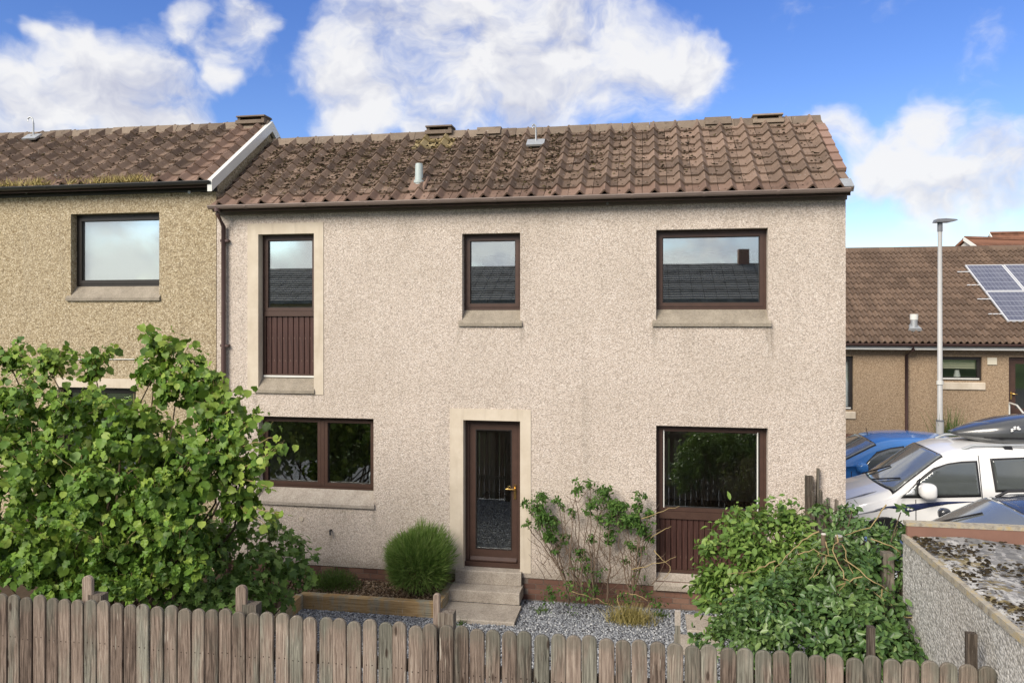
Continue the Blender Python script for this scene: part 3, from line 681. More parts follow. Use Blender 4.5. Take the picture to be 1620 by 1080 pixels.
# ------------------------------------------------------------------ neighbouring house (left)
LX1, LEZ, LRZ, LWT = HX0-.01, 6.10, 7.42, 5.97
LX0 = LX1-6.2
nh = thing('house', 'buff roughcast neighbouring house with higher roof, white bargeboard and pale blind', 'house', ((LX0+LX1)/2, 0, 0))
nW = rect(112, 252, 337, 452); nL = (fx(92), fx(215), fz(150, 760), fz(150, 613))
wall_panel('front_wall', M['render_yellow'], nh, LX0, LX1, 0, LWT, [hole(nW), hole(nL)])
gable(LX1-.25, LX1, LEZ, LRZ, 0, HB).build('gable_wall', M['render_yellow'], nh)
MB().prism([(0, LWT-.01), (.25, LWT-.01), (.25, LEZ+(.25-EY)*.7-.1), (0, LEZ+(0-EY)*.7-.1)], LX1-.25, LX1).build('gable_shoulder', M['render_yellow'], nh)
MB().box(LX0, LX1-.25, HB-.25, HB, 0, 5.3).build('rear_wall', M['interior'], nh)
MB().box(LX0, LX0+.2, .25, HB-.25, 0, 5.3).build('end_wall', M['interior'], nh)
MB().box(LX0+.2, LX1-.25, .25, HB-.25, 2.75, 2.95).build('upper_floor', M['interior_dark'], nh)
MB().box(LX0+.2, LX1-.25, .25, HB-.25, 5.5, 5.6).build('ceiling', M['interior'], nh)
w = window(nh, nW[0]+.004, nW[1]-.004, nW[2], nW[3]-.004, [(nW[0]+.045, nW[1]-.035, nW[2]+.04, nW[3]-.05)], M['glass_up'], M['frame_black'])
MB().box(nW[0]+.06, nW[1]-.05, .24, .25, nW[2]+.05, nW[3]-.06).build('blind', M['blind'], w)
sill(w, fx(106), fx(254), nW[2], M['concrete'])
w = window(nh, nL[0]+.004, nL[1]-.004, nL[2], nL[3]-.004, [(nL[0]+.04, nL[1]-.04, nL[2]+.04, nL[3]-.04)], M['glass'], M['frame_black'])
sill(w, nL[0]-.04, nL[1]+.02, nL[2], M['concrete'])
MB().box(nL[0]-.02, nL[1]+.02, -.012, .12, nL[3]+.002, nL[3]+.15).build('lintel', M['surround'], nh)
MB().box(LX0, LX1+.02, -.035, .0, LWT-.005, LEZ+.02).build('fascia', M['gutter_dark'], nh)
gutter(nh, LX0, LX1+.05, LEZ-.015, M['gutter_dark'])
NC2 = 18
roof2, up2, SL2, ex2, nn2 = pitched_roof(nh, LX1+.05-NC2*TW, NC2, TW, LEZ, LRZ, NR, lambda r, c: M['tile_eave'] if (r == 0 or c > 15) else M['tile'], PROF(TW), HB+.1, M['roof_slab'])
ridge_row(roof2, LX1+.05-NC2*TW, LX1+.03, LRZ, 14, M['ridge'])
ridge_vent(roof2, F(402, 190, RY)[0], LRZ, M['ridge'], .5)
moss_on(roof2, LX1-5.4, LX1-.9, LEZ, up2, SL2, ex2, nn2, 2600, lambda x, v: .5+.3*v)
hook(roof2, onplane(53, 222, (0, EY, LEZ), nn2), 1.1, -.05)
# white bargeboards on the gable that shows
bb = MB(); sl = (LRZ-LEZ)/(RY-EY)
for (ya, za, yb_, zb_) in ((EY-.04, LEZ+.0-.03, RY, LRZ+.0), (RY, LRZ, HB, LRZ-(HB-RY)*sl)):
    bb.hexa([(LX1+.0, ya, za-.14), (LX1+.075, ya, za-.14), (LX1+.0, yb_, zb_-.14), (LX1+.075, yb_, zb_-.14), (LX1+.0, ya, za+.035), (LX1+.075, ya, za+.035), (LX1+.0, yb_, zb_+.035), (LX1+.075, yb_, zb_+.035)])
bb.build('bargeboard', M['white'], nh)
MB().tube([(fx(0)-1, -.012, fz(0, 569)), (fx(120), -.014, fz(120, 568)), (fx(236), -.012, fz(236, 568))], .007, 6).build('cable', M['white'], nh)
for px in (42, 300): x, z = F(px, 303, -.035); MB().tube([(x, -.036, z-.01), (x, -.05, z-.01)], .025, 8).build('bracket_end', M['steel'], nh)
# grass growing in the gutter
bl = np.array([(-.5, 0, 0), (.5, 0, 0), (.3, .15, .55), (-.3, .15, .55), (0, .5, 1)], float); blf = [(0, 1, 2), (0, 2, 3), (3, 2, 4)]
def blades(P, hmin, hmax, wmin, wmax, lean=.5, dirs=None):
    n = len(P); Ms = np.zeros((n, 4, 4)); Ms[:, 3, 3] = 1
    a = rng.uniform(0, 2*np.pi, n); h = rng.uniform(hmin, hmax, n); w_ = rng.uniform(wmin, wmax, n)
    if dirs is None:
        lx, ly = rng.normal(0, lean, n), rng.normal(0, lean, n); D = np.stack([lx, ly, np.ones(n)], 1)
    else: D = dirs
    D = D/np.linalg.norm(D, axis=1)[:, None]
    X = np.stack([np.cos(a), np.sin(a), np.zeros(n)], 1); X = X-D*(X*D).sum(1)[:, None]; X /= np.linalg.norm(X, axis=1)[:, None]
    Yv = np.cross(D, X); Ms[:, :3, 0] = X*w_[:, None]; Ms[:, :3, 1] = Yv*(h*.5)[:, None]; Ms[:, :3, 2] = D*h[:, None]; Ms[:, :3, 3] = P; return Ms
n = 2600
gx = fx(0)-.3+(fx(255)-fx(0)+.3)*rng.uniform(0, 1, n); cl = np.sin(gx*5.1)+np.sin(gx*11.3+1)+np.sin(gx*2.3); keep = rng.uniform(-2.2, 2.5, n) < cl+.2*(gx > -8.6)
keep |= (gx > fx(195)) & (gx < fx(248)); gx = gx[keep]; n = len(gx)
P = np.stack([gx, -.235+rng.uniform(-.05, .07, n), LEZ-.02+rng.uniform(0, .02, n)], 1)
P[:, 2] += .02; ms = blades(P, .06, .17, .005, .011, .6)
tag(link('gutter_grass', scatter_mesh('gutter_grass', bl, blf, ms), M['straw']), 'dry yellow grass and moss growing along the dark gutter', 'grass', kind='stuff')

# ------------------------------------------------------------------ steps, raised bed, slabs
X0, X1 = F(720, 924, -.1)[0], F(823, 924, -.1)[0]
st = thing('doorstep', 'grey concrete steps with a flat slab below the glazed door', 'steps', ((X0+X1)/2, -.4, 0))
def chamfer_box(name, m, parent, x0, x1, y0, y1, z0, z1, c=.012):
    mb = MB().prism([(y1, z0), (y1, z1), (y0+c, z1), (y0, z1-c), (y0, z0)], x0, x1); return mb.build(name, m, parent)
chamfer_box('step', M['step'], st, X0, X1+.01, -.09, .12, .225, dr[2]-.03)
chamfer_box('step', M['step'], st, X0-.03, X1+.03, -.36, .009, .06, .22)
chamfer_box('slab', M['step'], st, X0-.02, X1+.06, -.95, -.365, -.02, .055)
BX0, BX1, BY = fx(474, -.85), fx(692, -.8), -.80
rb = thing('raised_bed', 'low raised bed edged with pale timber sleepers beside the steps', 'planter', ((BX0+BX1)/2, BY/2, 0))
chamfer_box('timber', M['sleeper'], rb, BX0, BX1+.05, BY-.05, BY+.05, 0, .20)
MB().prism([(BX1-.05, 0), (BX1+.05, 0), (BX1+.05, .2), (BX1-.05, .2)], BY+.052, -.03, 'y').build('timber', M['sleeper'], rb)
MB().prism([(BX0-.05, 0), (BX0+.05, 0), (BX0+.05, .2), (BX0-.05, .2)], -3.0, BY-.052, 'y').build('timber', M['sleeper'], rb)
MB().box(-12, BX0-.05, -3.0, -.002, .0, .13).build('soil', M['soil'], rb); MB().box(BX0-.049, BX1-.05, BY+.05, -.002, .0, .13).build('soil', M['soil'], rb)
n = 5000; P = np.stack([rng.uniform(BX0-.9, BX1-.06, n), rng.uniform(BY+.06, -.02, n), rng.uniform(.13, .15, n)], 1)
tag(link('bark_chips', scatter_mesh('bark_chips', ov, of, rand_mats(P, .008, .022, .35)), M['bark_chip']), 'brown bark chippings spread in the raised bed', 'bark chips', kind='stuff')
for (px, py, lab) in ((1088, 985, 'square concrete slab lying at the foot of the bright green shrub'), (1070, 1018, 'concrete slab half hidden by the picket tops near the shrub')):
    p = onplane(px, py, (0, 0, .03), Vector((0, 0, 1)))
    o = chamfer_box('paving_slab', M['step'], None, p.x-.02, p.x+.55, p.y-.25, p.y+.28, -.02, .04); tag(o, lab, 'paving slab')

# ------------------------------------------------------------------ front picket fence
FD = 5.28; FY = FD-CAM_D
pf = thing('picket_fence', 'weathered brown picket fence with rounded tops along the front', 'fence', (fx(780, FY), FY, 0))
def picket_mesh(w, h, th, k):
    pts = [(-w/2, 0), (w/2, 0)]; rr = w/2
    for t in np.linspace(0, math.pi, 11): pts.append((rr*math.cos(t), h-rr*.88+rr*.88*math.sin(t)))
    c = .005; mb = MB(); n_ = len(pts); ctr = Vector((0, h*.5))
    inn = [(max(-w/2+c, min(w/2-c, x)), z-(c if z > h-rr else 0)) for x, z in pts]
    v = [(x, -th+.0, z) for x, z in inn]+[(x, -th+c, z) for x, z in pts]+[(x, 0, z) for x, z in pts]
    f = [tuple(range(n_))]+[(i+a*n_, (i+1) % n_+a*n_, (i+1) % n_+(a+1)*n_, i+(a+1)*n_) for a in (0, 1) for i in range(n_)]+[tuple(range(2*n_, 3*n_))[::-1]]
    mb.add(v, f); me = mb.mesh('picket'); me.materials.append(M['picket']); me.materials.append(M['nail'])
    bm = bmesh.new(); bm.from_mesh(me)
    for zz in (h-.33,):
        for xx in (-w*.22, w*.2):
            c_ = [bm.verts.new((xx+.005*math.cos(q), -th-.0012, zz+.005*math.sin(q))) for q in np.linspace(0, 2*math.pi, 7)[:-1]]; fc = bm.faces.new(c_); fc.material_index = 1; fc.normal_update()
            if fc.normal.y > 0: fc.normal_flip()
    bm.to_mesh(me); bm.free(); return me
pm = [picket_mesh(w_, 1.81, .022, i) for i, w_ in enumerate((.106, .104, .107, .105))]
PITCH = .1145; xa = fx(5, FY); ztop = fz(6, 937, FY)
npk = int((fx(1566, FY)-xa)/PITCH)+1
for i in range(-7, npk+1):
    x = xa+i*PITCH+random.uniform(-.0015, .0015)
    link('picket', pm[i % 4], M['picket'], pf, Matrix.Translation((x, FY+random.uniform(-.003, .003), ztop-1.81+random.uniform(-.018, .010))) @ Matrix.Rotation(random.uniform(-.005, .005), 4, 'Y') @ Matrix.Rotation(random.uniform(-.03, .03), 4, 'Z'))
for z in (ztop-.32, ztop-1.35): MB().box(xa-.9, fx(1570, FY), FY+.004, FY+.042, z-.04, z+.04).build('rail', M['oldwood'], pf)
pl_ = picket_mesh(.085, .42, .02, 0)
for px, ytop, kind in ((139, 910, 1), (382, 925, 1), (691, 938, 1)):
    x = fx(px+20, FY+.09); z = fz(px+20, ytop+28, FY+.09)
    po = MB().box(x-.075, x+.04, FY+.044, FY+.13, -.3, z).build('post', M['oldwood'], pf)
    t = picket_mesh(.088 if px < 600 else .05, .42, .03, 0); zz = fz(px, ytop, FY+.06)
    link('post_board', t, M['oldwood'], pf, Matrix.Translation((fx(px, FY+.06), FY+.076, zz-.42)))
for px, ytop, ww in ((1378, 991, .045), (1537, 1001, .06)):
    x = fx(px, FY+.06); z = fz(px, ytop, FY+.06); MB().box(x-ww/2, x+ww/2, FY+.044, FY+.09, -.2, z).build('post', M['oldwood'], pf)
x = fx(1072, FY+.5); z = fz(1072, 966, FY+.5)
t = thing('stake', 'thin stake with a paler top standing just behind the pickets', 'stake', (x, FY+.5, 0))
MB().box(x-.02, x+.02, FY+.48, FY+.52, 0, z-.10).build('shaft', M['oldwood'], t); MB().box(x-.021, x+.021, FY+.479, FY+.521, z-.10, z).build('painted_top', M['step'], t)

# ------------------------------------------------------------------ side fence and garage
sf = thing('side_fence', 'leaning grey weathered boards between the house corner and the low garage', 'fence', (XB, -2, 0))
bm_ = [MB().box(-.011, .011, -w_/2, w_/2, 0, h_).mesh('fence_board') for w_, h_ in ((.10, 1.82), (.095, 1.74), (.105, 1.9))]
y = -.06
k = 0
while y > -3.55:
    hh = 2.0 if y > -.12 else 1.78
    link('fence_board', bm_[k % 3], M['oldwood'], sf, Matrix.Translation((XB+random.uniform(-.01, .01), y, hh-1.82+random.uniform(-.09, .06))) @ Matrix.Rotation(random.uniform(-.05, .05), 4, 'X') @ Matrix.Rotation(random.uniform(-.03, .05), 4, 'Y'))
    y -= .128; k += 1
for z in (.6, 1.5): MB().box(XB+.022, XB+.06, -3.55, -.03, z-.04, z+.04).build('rail', M['oldwood'], sf)
for y in (-.1, -1.9, -3.4): MB().box(XB-.11, XB-.018, y-.05, y+.05, -.2, 1.93).build('post', M['oldwood'], sf)
GY, GZ = -3.62, 2.13
ga = thing('garage', 'low flat roofed garage with grey drydash wall and lichen covered felt roof', 'garage', (XB+1.5, -7.5, 0))
wall_panel('wall', M['render_grey'], ga, XB, XB+.2, -.1, GZ, [], -13, GY)
MB().box(XB+.2, 5.6, GY-.2, GY, -.1, GZ-.001).build('rear_wall', M['render_grey'], ga)
MB().box(5.4, 5.6, -13, GY-.2, -.1, GZ-.001).build('far_wall', M['render_grey'], ga)
# felt roof, slightly uneven
gxs = np.linspace(XB+.03, 5.55, 40); gys = np.linspace(-12.9, GY-.07, 90); VV = []
for yy in gys:
    for xx in gxs: VV.append((xx, yy, GZ+.035+.012*math.sin(xx*7+yy*3)+.01*math.sin(yy*9-xx*4)+random.uniform(-.004, .004)-.03*(xx-XB)/3+(-.02 if xx < XB+.05 else 0)))
FF = [(j*40+i, j*40+i+1, (j+1)*40+i+1, (j+1)*40+i) for j in range(89) for i in range(39)]
link('roof', npmesh('roof', np.array(VV), np.array(FF), 4), M['felt'], ga)
MB().box(XB-.012, XB+.03, -13, GY-.005, GZ-.02, GZ+.03).build('verge_strip', M['lichen_edge'], ga)
MB().box(XB+.02, 5.6, GY-.055, GY-.01, GZ+.0, GZ+.115).build('upstand', M['brown_wood'], ga)
MB().box(XB+.01, 5.6, GY-.06, GY+.03, GZ+.116, GZ+.146).build('coping', M['lichen_edge'], ga)
n = 4200; gx = XB+.04+rng.exponential(.36, n); P = np.stack([gx, rng.uniform(-9, GY-.1, n), np.full(n, GZ+.035)], 1); P = P[gx < 5.3]
sel = np.sin(P[:, 0]*9+P[:, 1]*5)+np.sin(P[:, 1]*13-P[:, 0]*6) > rng.uniform(-1.2, 1.6, len(P)); P = P[sel]
tv = [(math.cos(k*math.pi/3), math.sin(k*math.pi/3), 0) for k in range(6)]+[(.7*math.cos(k*math.pi/3+.4), .7*math.sin(k*math.pi/3+.4), .6) for k in range(6)]+[(0, 0, .9)]
tf = []
for k in range(6): tf += [(k, (k+1) % 6, 6+(k+1) % 6), (k, 6+(k+1) % 6, 6+k), (6+k, 6+(k+1) % 6, 12)]
tag(link('moss', scatter_mesh('moss', tv, tf, rand_mats(P, .005, .019, .7, .3)), M['moss'], ga), kind='stuff')

# ------------------------------------------------------------------ bungalow on the right
BYW = 10.5; BE, BR, BRY = 3.36, 6.15, BYW-.3+4.6
bx0, bx1 = 3.6, 16.0
bg_ = thing('bungalow', 'tan roughcast bungalow with brown tiled roof behind the parked cars', 'bungalow', ((bx0+bx1)/2, BYW, .6))
def brect(a, b, c, d): xm = (a+b)/2; return (fx(a, BYW), fx(b, BYW), fz(xm, d, BYW), fz(xm, c, BYW))
bw1 = brect(1300, 1350, 563, 648); bw2 = brect(1484, 1554, 564, 602); bd = brect(1596, 1648, 565, 706)
bpz = fz(1345, 686, BYW)
wall_panel('front_wall', M['render_tan'], bg_, bx0, bx1, bpz, BE-.02, [bw1, bw2, (bd[0], bd[1], bpz, bd[3])], BYW, BYW+.25)
MB().box(bx0, bx0+.25, BYW+.25, BYW+8.4, .4, BE).build('end_wall', M['render_tan'], bg_); MB().box(bx1-.25, bx1, BYW+.25, BYW+8.4, .4, BE).build('end_wall', M['render_tan'], bg_)
MB().box(bx0+.25, bx1-.25, BYW+8.15, BYW+8.4, .4, BE).build('rear_wall', M['interior'], bg_); MB().box(bx0+.25, bx1-.25, BYW+2.6, BYW+2.7, .5, BE).build('partition', M['interior'], bg_)
MB().box(bx0+.25, bx1-.25, BYW+.25, BYW+8.15, BE-.1, BE-.02).build('ceiling', M['interior'], bg_)
MB().box(bx0+.25, bx1-.25, BYW+.25, BYW+8.15, .5, bpz-.1).build('floor', M['interior_dark'], bg_)
brick_plinth(bg_, 4.9, bd[0]-.02, bpz-.45, 6, BYW+.01, M['brick'], [(7.9, 20)])
def bwin(w, blind_frac, bm, sx0, sx1):
    mb = MB(); frame_rect(mb, w[0]+.003, w[1]-.003, w[2]+.003, w[3]-.003, .085, BYW+.07, BYW+.15); fr = mb.build('window', M['frame_black'], bg_)
    MB().box(w[0]+.085, w[1]-.085, BYW+.11, BYW+.12, w[2]+.085, w[3]-.085).build('pane', M['glass'], fr)
    mb = MB(); n_ = max(1, int((w[3]-w[2])*blind_frac/.07)); h = (w[3]-w[2]-.17)*blind_frac/n_
    for i in range(n_): zz = w[3]-.085-i*h; mb.hexa([(w[0]+.09, BYW+.20, zz-h), (w[1]-.09, BYW+.20, zz-h), (w[0]+.09, BYW+.205, zz-h), (w[1]-.09, BYW+.205, zz-h), (w[0]+.09, BYW+.23, zz), (w[1]-.09, BYW+.23, zz), (w[0]+.09, BYW+.235, zz), (w[1]-.09, BYW+.235, zz)])
    mb.build('blind', bm, fr)
    MB().box(w[0]+.05, w[1]-.05, BYW+.05, BYW+.07, w[2]+.03, w[2]+.085-.02).build('frame_strip', M['white'], fr)
    MB().prism([(BYW+.07, w[2]), (BYW-.04, w[2]-.06), (BYW-.04, w[2]-.22), (BYW+.07, w[2]-.22)], sx0, sx1).build('sill', M['surround'], fr); return fr
bwin(bw1, 1.0, M['blind'], fx(1296, BYW), fx(1353, BYW)); wf = bwin(bw2, .52, M['blind_cream'], fx(1483, BYW), fx(1558, BYW))
x = fx(1519, BYW); mb = MB()
for i, (r_, h_) in enumerate(((.07, .0), (.09, .08), (.06, .15), (.05, .2))): pass
mb.tube([(x, BYW+.2, bw2[2]+.09), (x, BYW+.2, bw2[2]+.15), (x, BYW+.2, bw2[2]+.2), (x, BYW+.2, bw2[2]+.26)], .085, 12, .05)
tag(mb.build('vase', M['white']), 'white vase standing inside the bungalow window below the cream blind', 'vase')
mb = MB(); mb.box(bd[0], bd[0]+.07, BYW+.08, BYW+.16, bd[2], bd[3]); mb.box(bd[1]-.07, bd[1], BYW+.08, BYW+.16, bd[2], bd[3]); mb.box(bd[0]+.07, bd[1]-.07, BYW+.08, BYW+.16, bd[3]-.07, bd[3])
bdr = mb.build('door', M['frame'], bg_)
mb = MB(); a, b, c, e = bd[0]+.075, bd[1]-.075, bd[2], bd[3]-.075; s_ = .12
mb.box(a, a+s_, BYW+.1, BYW+.14, c, e); mb.box(b-s_, b, BYW+.1, BYW+.14, c, e); mb.box(a+s_, b-s_, BYW+.1, BYW+.14, e-.1, e); mb.box(a+s_, b-s_, BYW+.1, BYW+.14, c, c+.95)
mb.build('door_leaf', M['frame'], bdr); MB().box(a+s_, b-s_, BYW+.115, BYW+.122, c+.95, e-.1).build('pane', M['glass'], bdr)
hx, hz = fx(1602, BYW), fz(1602, 624, BYW); mb = MB().box(hx-.02, hx+.02, BYW+.085, BYW+.098, hz-.13, hz+.07); mb.tube([(hx, BYW+.09, hz+.02), (hx, BYW+.04, hz+.02), (hx+.13, BYW+.04, hz+.0)], .013, 6); mb.build('handle', M['brass'], bdr)
x, z = F(1569, 571, BYW); MB().box(x-.11, x+.11, BYW-.03, BYW, z-.09, z+.09).build('wall_vent', M['cream'], bg_)
MB().box(bx0, bx1, BYW-.30, BYW-.27, BE-.17, BE-.06).build('fascia', M['white'], bg_); MB().box(bx0, bx1, BYW-.27, BYW+.0, BE-.12, BE-.10).build('soffit', M['white'], bg_)
gutter(bg_, bx0, bx1, BE-.02, M['pipe'], Y=BYW-.37, r=.06)
x = fx(1436, BYW); MB().tube([(x+.02, BYW-.37, BE-.06), (x+.02, BYW-.36, BE-.16), (x-.05, BYW-.07, BE-.32), (x-.05, BYW-.07, .75)], .042, 8).build('downpipe', M['pipe'], bg_)
# roof
upb = Vector((0, BRY-(BYW-.3), BR-BE)); SLb = upb.length; upb.normalize(); nb = Vector((1, 0, 0)).cross(upb); NRb = 17; exb = SLb/NRb; TWb = .30
roofb = MB().prism([(BYW-.3, BE-.09), (BYW-.3, BE-.03), (BRY, BR-.03), (BYW+8.7, BE-.03), (BYW+8.7, BE-.12), (BRY, BR-.15)], bx0-.1, bx1+.1).build('roof', M['roof_slab'], bg_)
pr = []
for k in range(2):
    for q in range(6): t = q/6; pr.append((.002+(k+t)*.148, 0.062*max(0, math.sin(math.pi*min(1, t/.68)))**.8 if t < .68 else 0.0))
pr.append((.298, 0))
tmb = tile_mesh(TWb, exb+.06, pr, .024, .045)
cells = []
for r in range(NRb):
    for c in range(int((bx1-bx0)/TWb)+1):
        org = Vector((bx0+c*TWb, BYW-.3, BE-.03))+upb*(r*exb); px, py, dd = proj(org)
        cells.append((px, py, dd, org))
vis = [c for c in cells if 1325 < c[0] < 1628]; vis.sort(key=lambda c: c[2]); single = vis[:299]; ids = {id(c) for c in single}
for c in single: link('roof_tile', tmb, M['tile_bung'], roofb, plane_frame(c[3], upb) @ Matrix.Translation((0, random.uniform(-.006, .006), random.uniform(0, .005))))
tvs = [tuple(v.co) for v in tmb.vertices]; tfs = []
for p in tmb.polygons:
    vs = list(p.vertices)
    for i in range(1, len(vs)-1): tfs.append((vs[0], vs[i], vs[i+1]))
rest = [np.array(plane_frame(c[3], upb)) for c in cells if id(c) not in ids]
tag(link('roof_tiles', scatter_mesh('roof_tiles', tvs, tfs, rest), M['tile_bung'], roofb), kind='stuff')
mb0 = MB().prism([(-.16, -.085), (-.09, .03), (0, .065), (.09, .03), (.16, -.085)], 0, .444).mesh('ridge_tile')
for i in range(28): link('ridge_tile', mb0, M['tile_bung'], roofb, Matrix.Translation((bx0+i*.45, BRY, BR+.0)))
p = onplane(1446, 522, (0, BYW-.3, BE), nb)
MB().tube([p-Vector((0, 0, .1)), p+Vector((0, 0, .30))], .085, 10).build('vent_pipe', M['steel'], roofb); MB().tube([p+Vector((0, 0, .27)), p+Vector((0, 0, .42))], .10, 10).build('vent_cowl', M['white'], roofb)
o_ = MB().hexa([(-.17, -.10, .03), (.17, -.10, .03), (-.10, .16, .03), (.10, .16, .03), (-.15, -.08, .10), (.15, -.08, .10), (-.08, .14, .11), (.08, .14, .11)]).build('lead_flashing', M['steel'], roofb); o_.matrix_basis = plane_frame(p+nb*.0, upb)
# solar panels: each one lifts off by itself
c00 = onplane(1526, 419, (0, BYW-.3, BE+.09), nb); c10 = onplane(1585.5, 419, (0, BYW-.3, BE+.09), nb); cb = onplane(1577, 508, (0, BYW-.3, BE+.09), nb)
pw = c10.x-c00.x; ph = (c00-cb).dot(upb)/2
for r in range(2):
    for c in range(3):
        org = Vector((c00.x+c*(pw+.02), 0, 0)); base = c00-upb*((r+1)*ph)+Vector((c*(pw+.02), 0, 0))
        rowname = ('upper', 'lower')[r]; colname = ('left-hand', 'middle', 'right-hand cropped')[c]
        lab = {(0, 0): 'blue grey solar panel at the upper left corner of the array', (1, 0): 'solar panel at the lower left corner of the array nearest the gutter', (0, 1): 'upper solar panel cut by the right edge of the photo', (1, 1): 'lower solar panel cut by the right edge of the photo'}.get((r, c))
        if c == 2: continue
        mwp = plane_frame(base, upb)
        me = bpy.data.meshes.new('solar_panel'); t = thing('solar_panel', lab, 'solar panel', base, 'solar panels on the bungalow roof')
        hgt = ph-.025
        mb = MB(); fwp = .035
        for (xa_, xb_, ya_, yb_) in ((0, pw, 0, fwp), (0, pw, hgt-fwp, hgt), (0, fwp, fwp, hgt-fwp), (pw-fwp, pw, fwp, hgt-fwp)): mb.box(xa_, xb_, ya_, yb_, -.03, .012)
        link('frame', mb.mesh('frame'), M['alu'], t, mwp)
        cm = MB().box(fwp, pw-fwp, fwp, hgt-fwp, -.02, .006).mesh('cells')
        uv = cm.uv_layers.new(name='UVMap')
        for lp in cm.loops:
            co = cm.vertices[lp.vertex_index].co; uv.data[lp.index].uv = (co.x/(pw/10), co.y/(hgt/6))
        link('cells', cm, M['pv'], t, mwp)
mb = MB()
for k in range(4):
    q = cb+upb*(ph*2*(k+.5)/4)-nb*.02; mb.tube([q-Vector((.06, 0, 0)), q+Vector((2*pw, 0, 0))], .018, 6)
mb.build('panel_rail', M['alu'], roofb)
# handrail by the bungalow door
mb = MB(); pts = [T(1597, 637, BYW+CAM_D-.1), T(1609, 641, BYW+CAM_D-.9), T(1622, 657, BYW+CAM_D-1.5)]; mb.tube(pts, .022, 8)
for p in pts[:1]+pts[2:]: mb.tube([p, Vector((p.x, p.y, .55))], .02, 8)
tag(mb.build('handrail', M['white']), 'bent pale handrail beside the dark bungalow door', 'handrail')

# far houses, opposite house
def simple_house(label, x0, x1, y0, y1, z0, ez, rz, wm, rm, ridge_axis='x'):
    t = thing('house', label, 'house', ((x0+x1)/2, y0, z0)); MB().box(x0, x1, y0, y1, z0, ez).build('wall', wm, t)
    ym = (y0+y1)/2
    if ridge_axis == 'x':
        MB().prism([(y0, ez), (ym, rz-.2), (y1, ez)], x0, x1).build('gable', wm, t)
        rf = MB(); 
        rf.prism([(y0-.3, ez-.12), (y0-.3, ez), (ym, rz), (y1+.3, ez), (y1+.3, ez-.12), (ym, rz-.14)], x0-.12, x1+.12)
        rr = rf.build('roof', rm, t)
        MB().prism([(y0-.31, ez-.14), (y0-.31, ez+.02), (ym, rz+.02), (ym, rz-.18)], x0-.18, x0-.12).build('bargeboard', M['white'], t)
        MB().prism([(ym-.15, rz-.06), (ym, rz+.07), (ym+.15, rz-.06)], x0-.1, x1+.1).build('ridge', rm, rr)
        return t, rr
    xm_ = (x0+x1)/2
    MB().prism([(x0, ez), (xm_, rz-.2), (x1, ez)], y0, y1, 'y').build('gable', wm, t)
    rr = MB().prism([(x0-.3, ez-.12), (x0-.3, ez), (xm_, rz), (x1+.3, ez), (x1+.3, ez-.12), (xm_, rz-.14)], y0-.12, y1+.12, 'y').build('roof', rm, t)
    return t, rr
def f_far(c):
    def fn(g, b):
        o = g.obj(); w_ = g.n('ShaderNodeTexWave', {'bands_direction': 'Z'}, Vector=o, Scale=.55, Distortion=2.0).outputs[1]; w_ = g.math('MULTIPLY', w_, g.map(g.noise(o, 2.2, 6, .7), .3, .6))
        return g.mix(g.math('MULTIPLY', w_, .9), c, tuple(x*.4 for x in c))
    return mat('far_roof', fn, .9, .2)
fr1, fr2, fr3 = f_far((.22, .105, .065)), f_far((.24, .15, .085)), f_far((.21, .20, .185))
wfar = plain('far_white_wall', (.5, .5, .47), .9, .2)
p = T(1518, 383, 46); t, rr = simple_house('distant house with white gable and red brown roof above the bungalow ridge', p.x, p.x+12, p.y-3, p.y+3, .5, p.z-2.2, p.z, wfar, fr1); t.rotation_euler.z = R(24)
for k in range(3): MB().box(p.x+2.2+k*2.6, p.x+2.5+k*2.6, p.y-1.6, p.y-1.2, p.z-1.25, p.z-.85).build('roof_vent', M['lamp_head'], rr)
p = T(1600, 388, 40); simple_house('distant house with ochre tiled gable roof beside the red brown roof', p.x-2.6, p.x+2.6, p.y, p.y+6, .5, p.z-1.1, p.z, wfar, fr2, 'y')
p = T(1484, 392, 42); simple_house('distant house of which only a brown roof tip shows left of the lamp post', p.x-2.2, p.x+2.2, p.y, p.y+6, .5, p.z-1.6, p.z, wfar, fr1, 'y')
p = T(1620, 380, 52); simple_house('distant house with pale gable rising at the right edge', p.x-.6, p.x+7, p.y, p.y+6, .5, p.z-2, p.z+.8, wfar, fr1)
def opposite_tiles(rr, x0, x1, y0, y1, ez, rz, m):
    ym = (y0+y1)/2; n_ = 16; me = None; mb = MB()
    tw = .62
    for r in range(n_):
        ya, yb_ = y1+.3+(ym-y1-.3)*r/n_, y1+.3+(ym-y1-.3)*(r+1.15)/n_; za, zb_ = ez+(rz-ez)*r/n_, ez+(rz-ez)*(r+1.15)/n_
        x = x0
        while x < x1:
            mb.hexa([(x, ya, za), (x+tw-.03, ya, za), (x, yb_, zb_), (x+tw-.03, yb_, zb_), (x, ya, za+.10), (x+tw-.03, ya, za+.10), (x, yb_, zb_+.02), (x+tw-.03, yb_, zb_+.02)]); x += tw
    tag(mb.build('roof_tiles', m, rr), kind='stuff')
oh, orf = simple_house('dark roofed house opposite, seen mirrored in the upper windows', -26, 22, -40, -31, -.1, 4.9, 7.1, M['render_tan'], fr3)
opposite_tiles(orf, -26, 22, -40, -31, 4.9, 7.1, fr3); MB().box(5.4, 6.0, -36, -35.3, 6.6, 8.0).build('chimney', M['brick'], orf)
mb = MB()
for x in range(-23, 20, 4): mb.box(x, x+1.4, -31.05, -30.99, 1.2, 2.3); mb.box(x, x+1.4, -31.05, -30.99, 3.4, 4.4)
mb.build('window', M['frame_black'], oh)

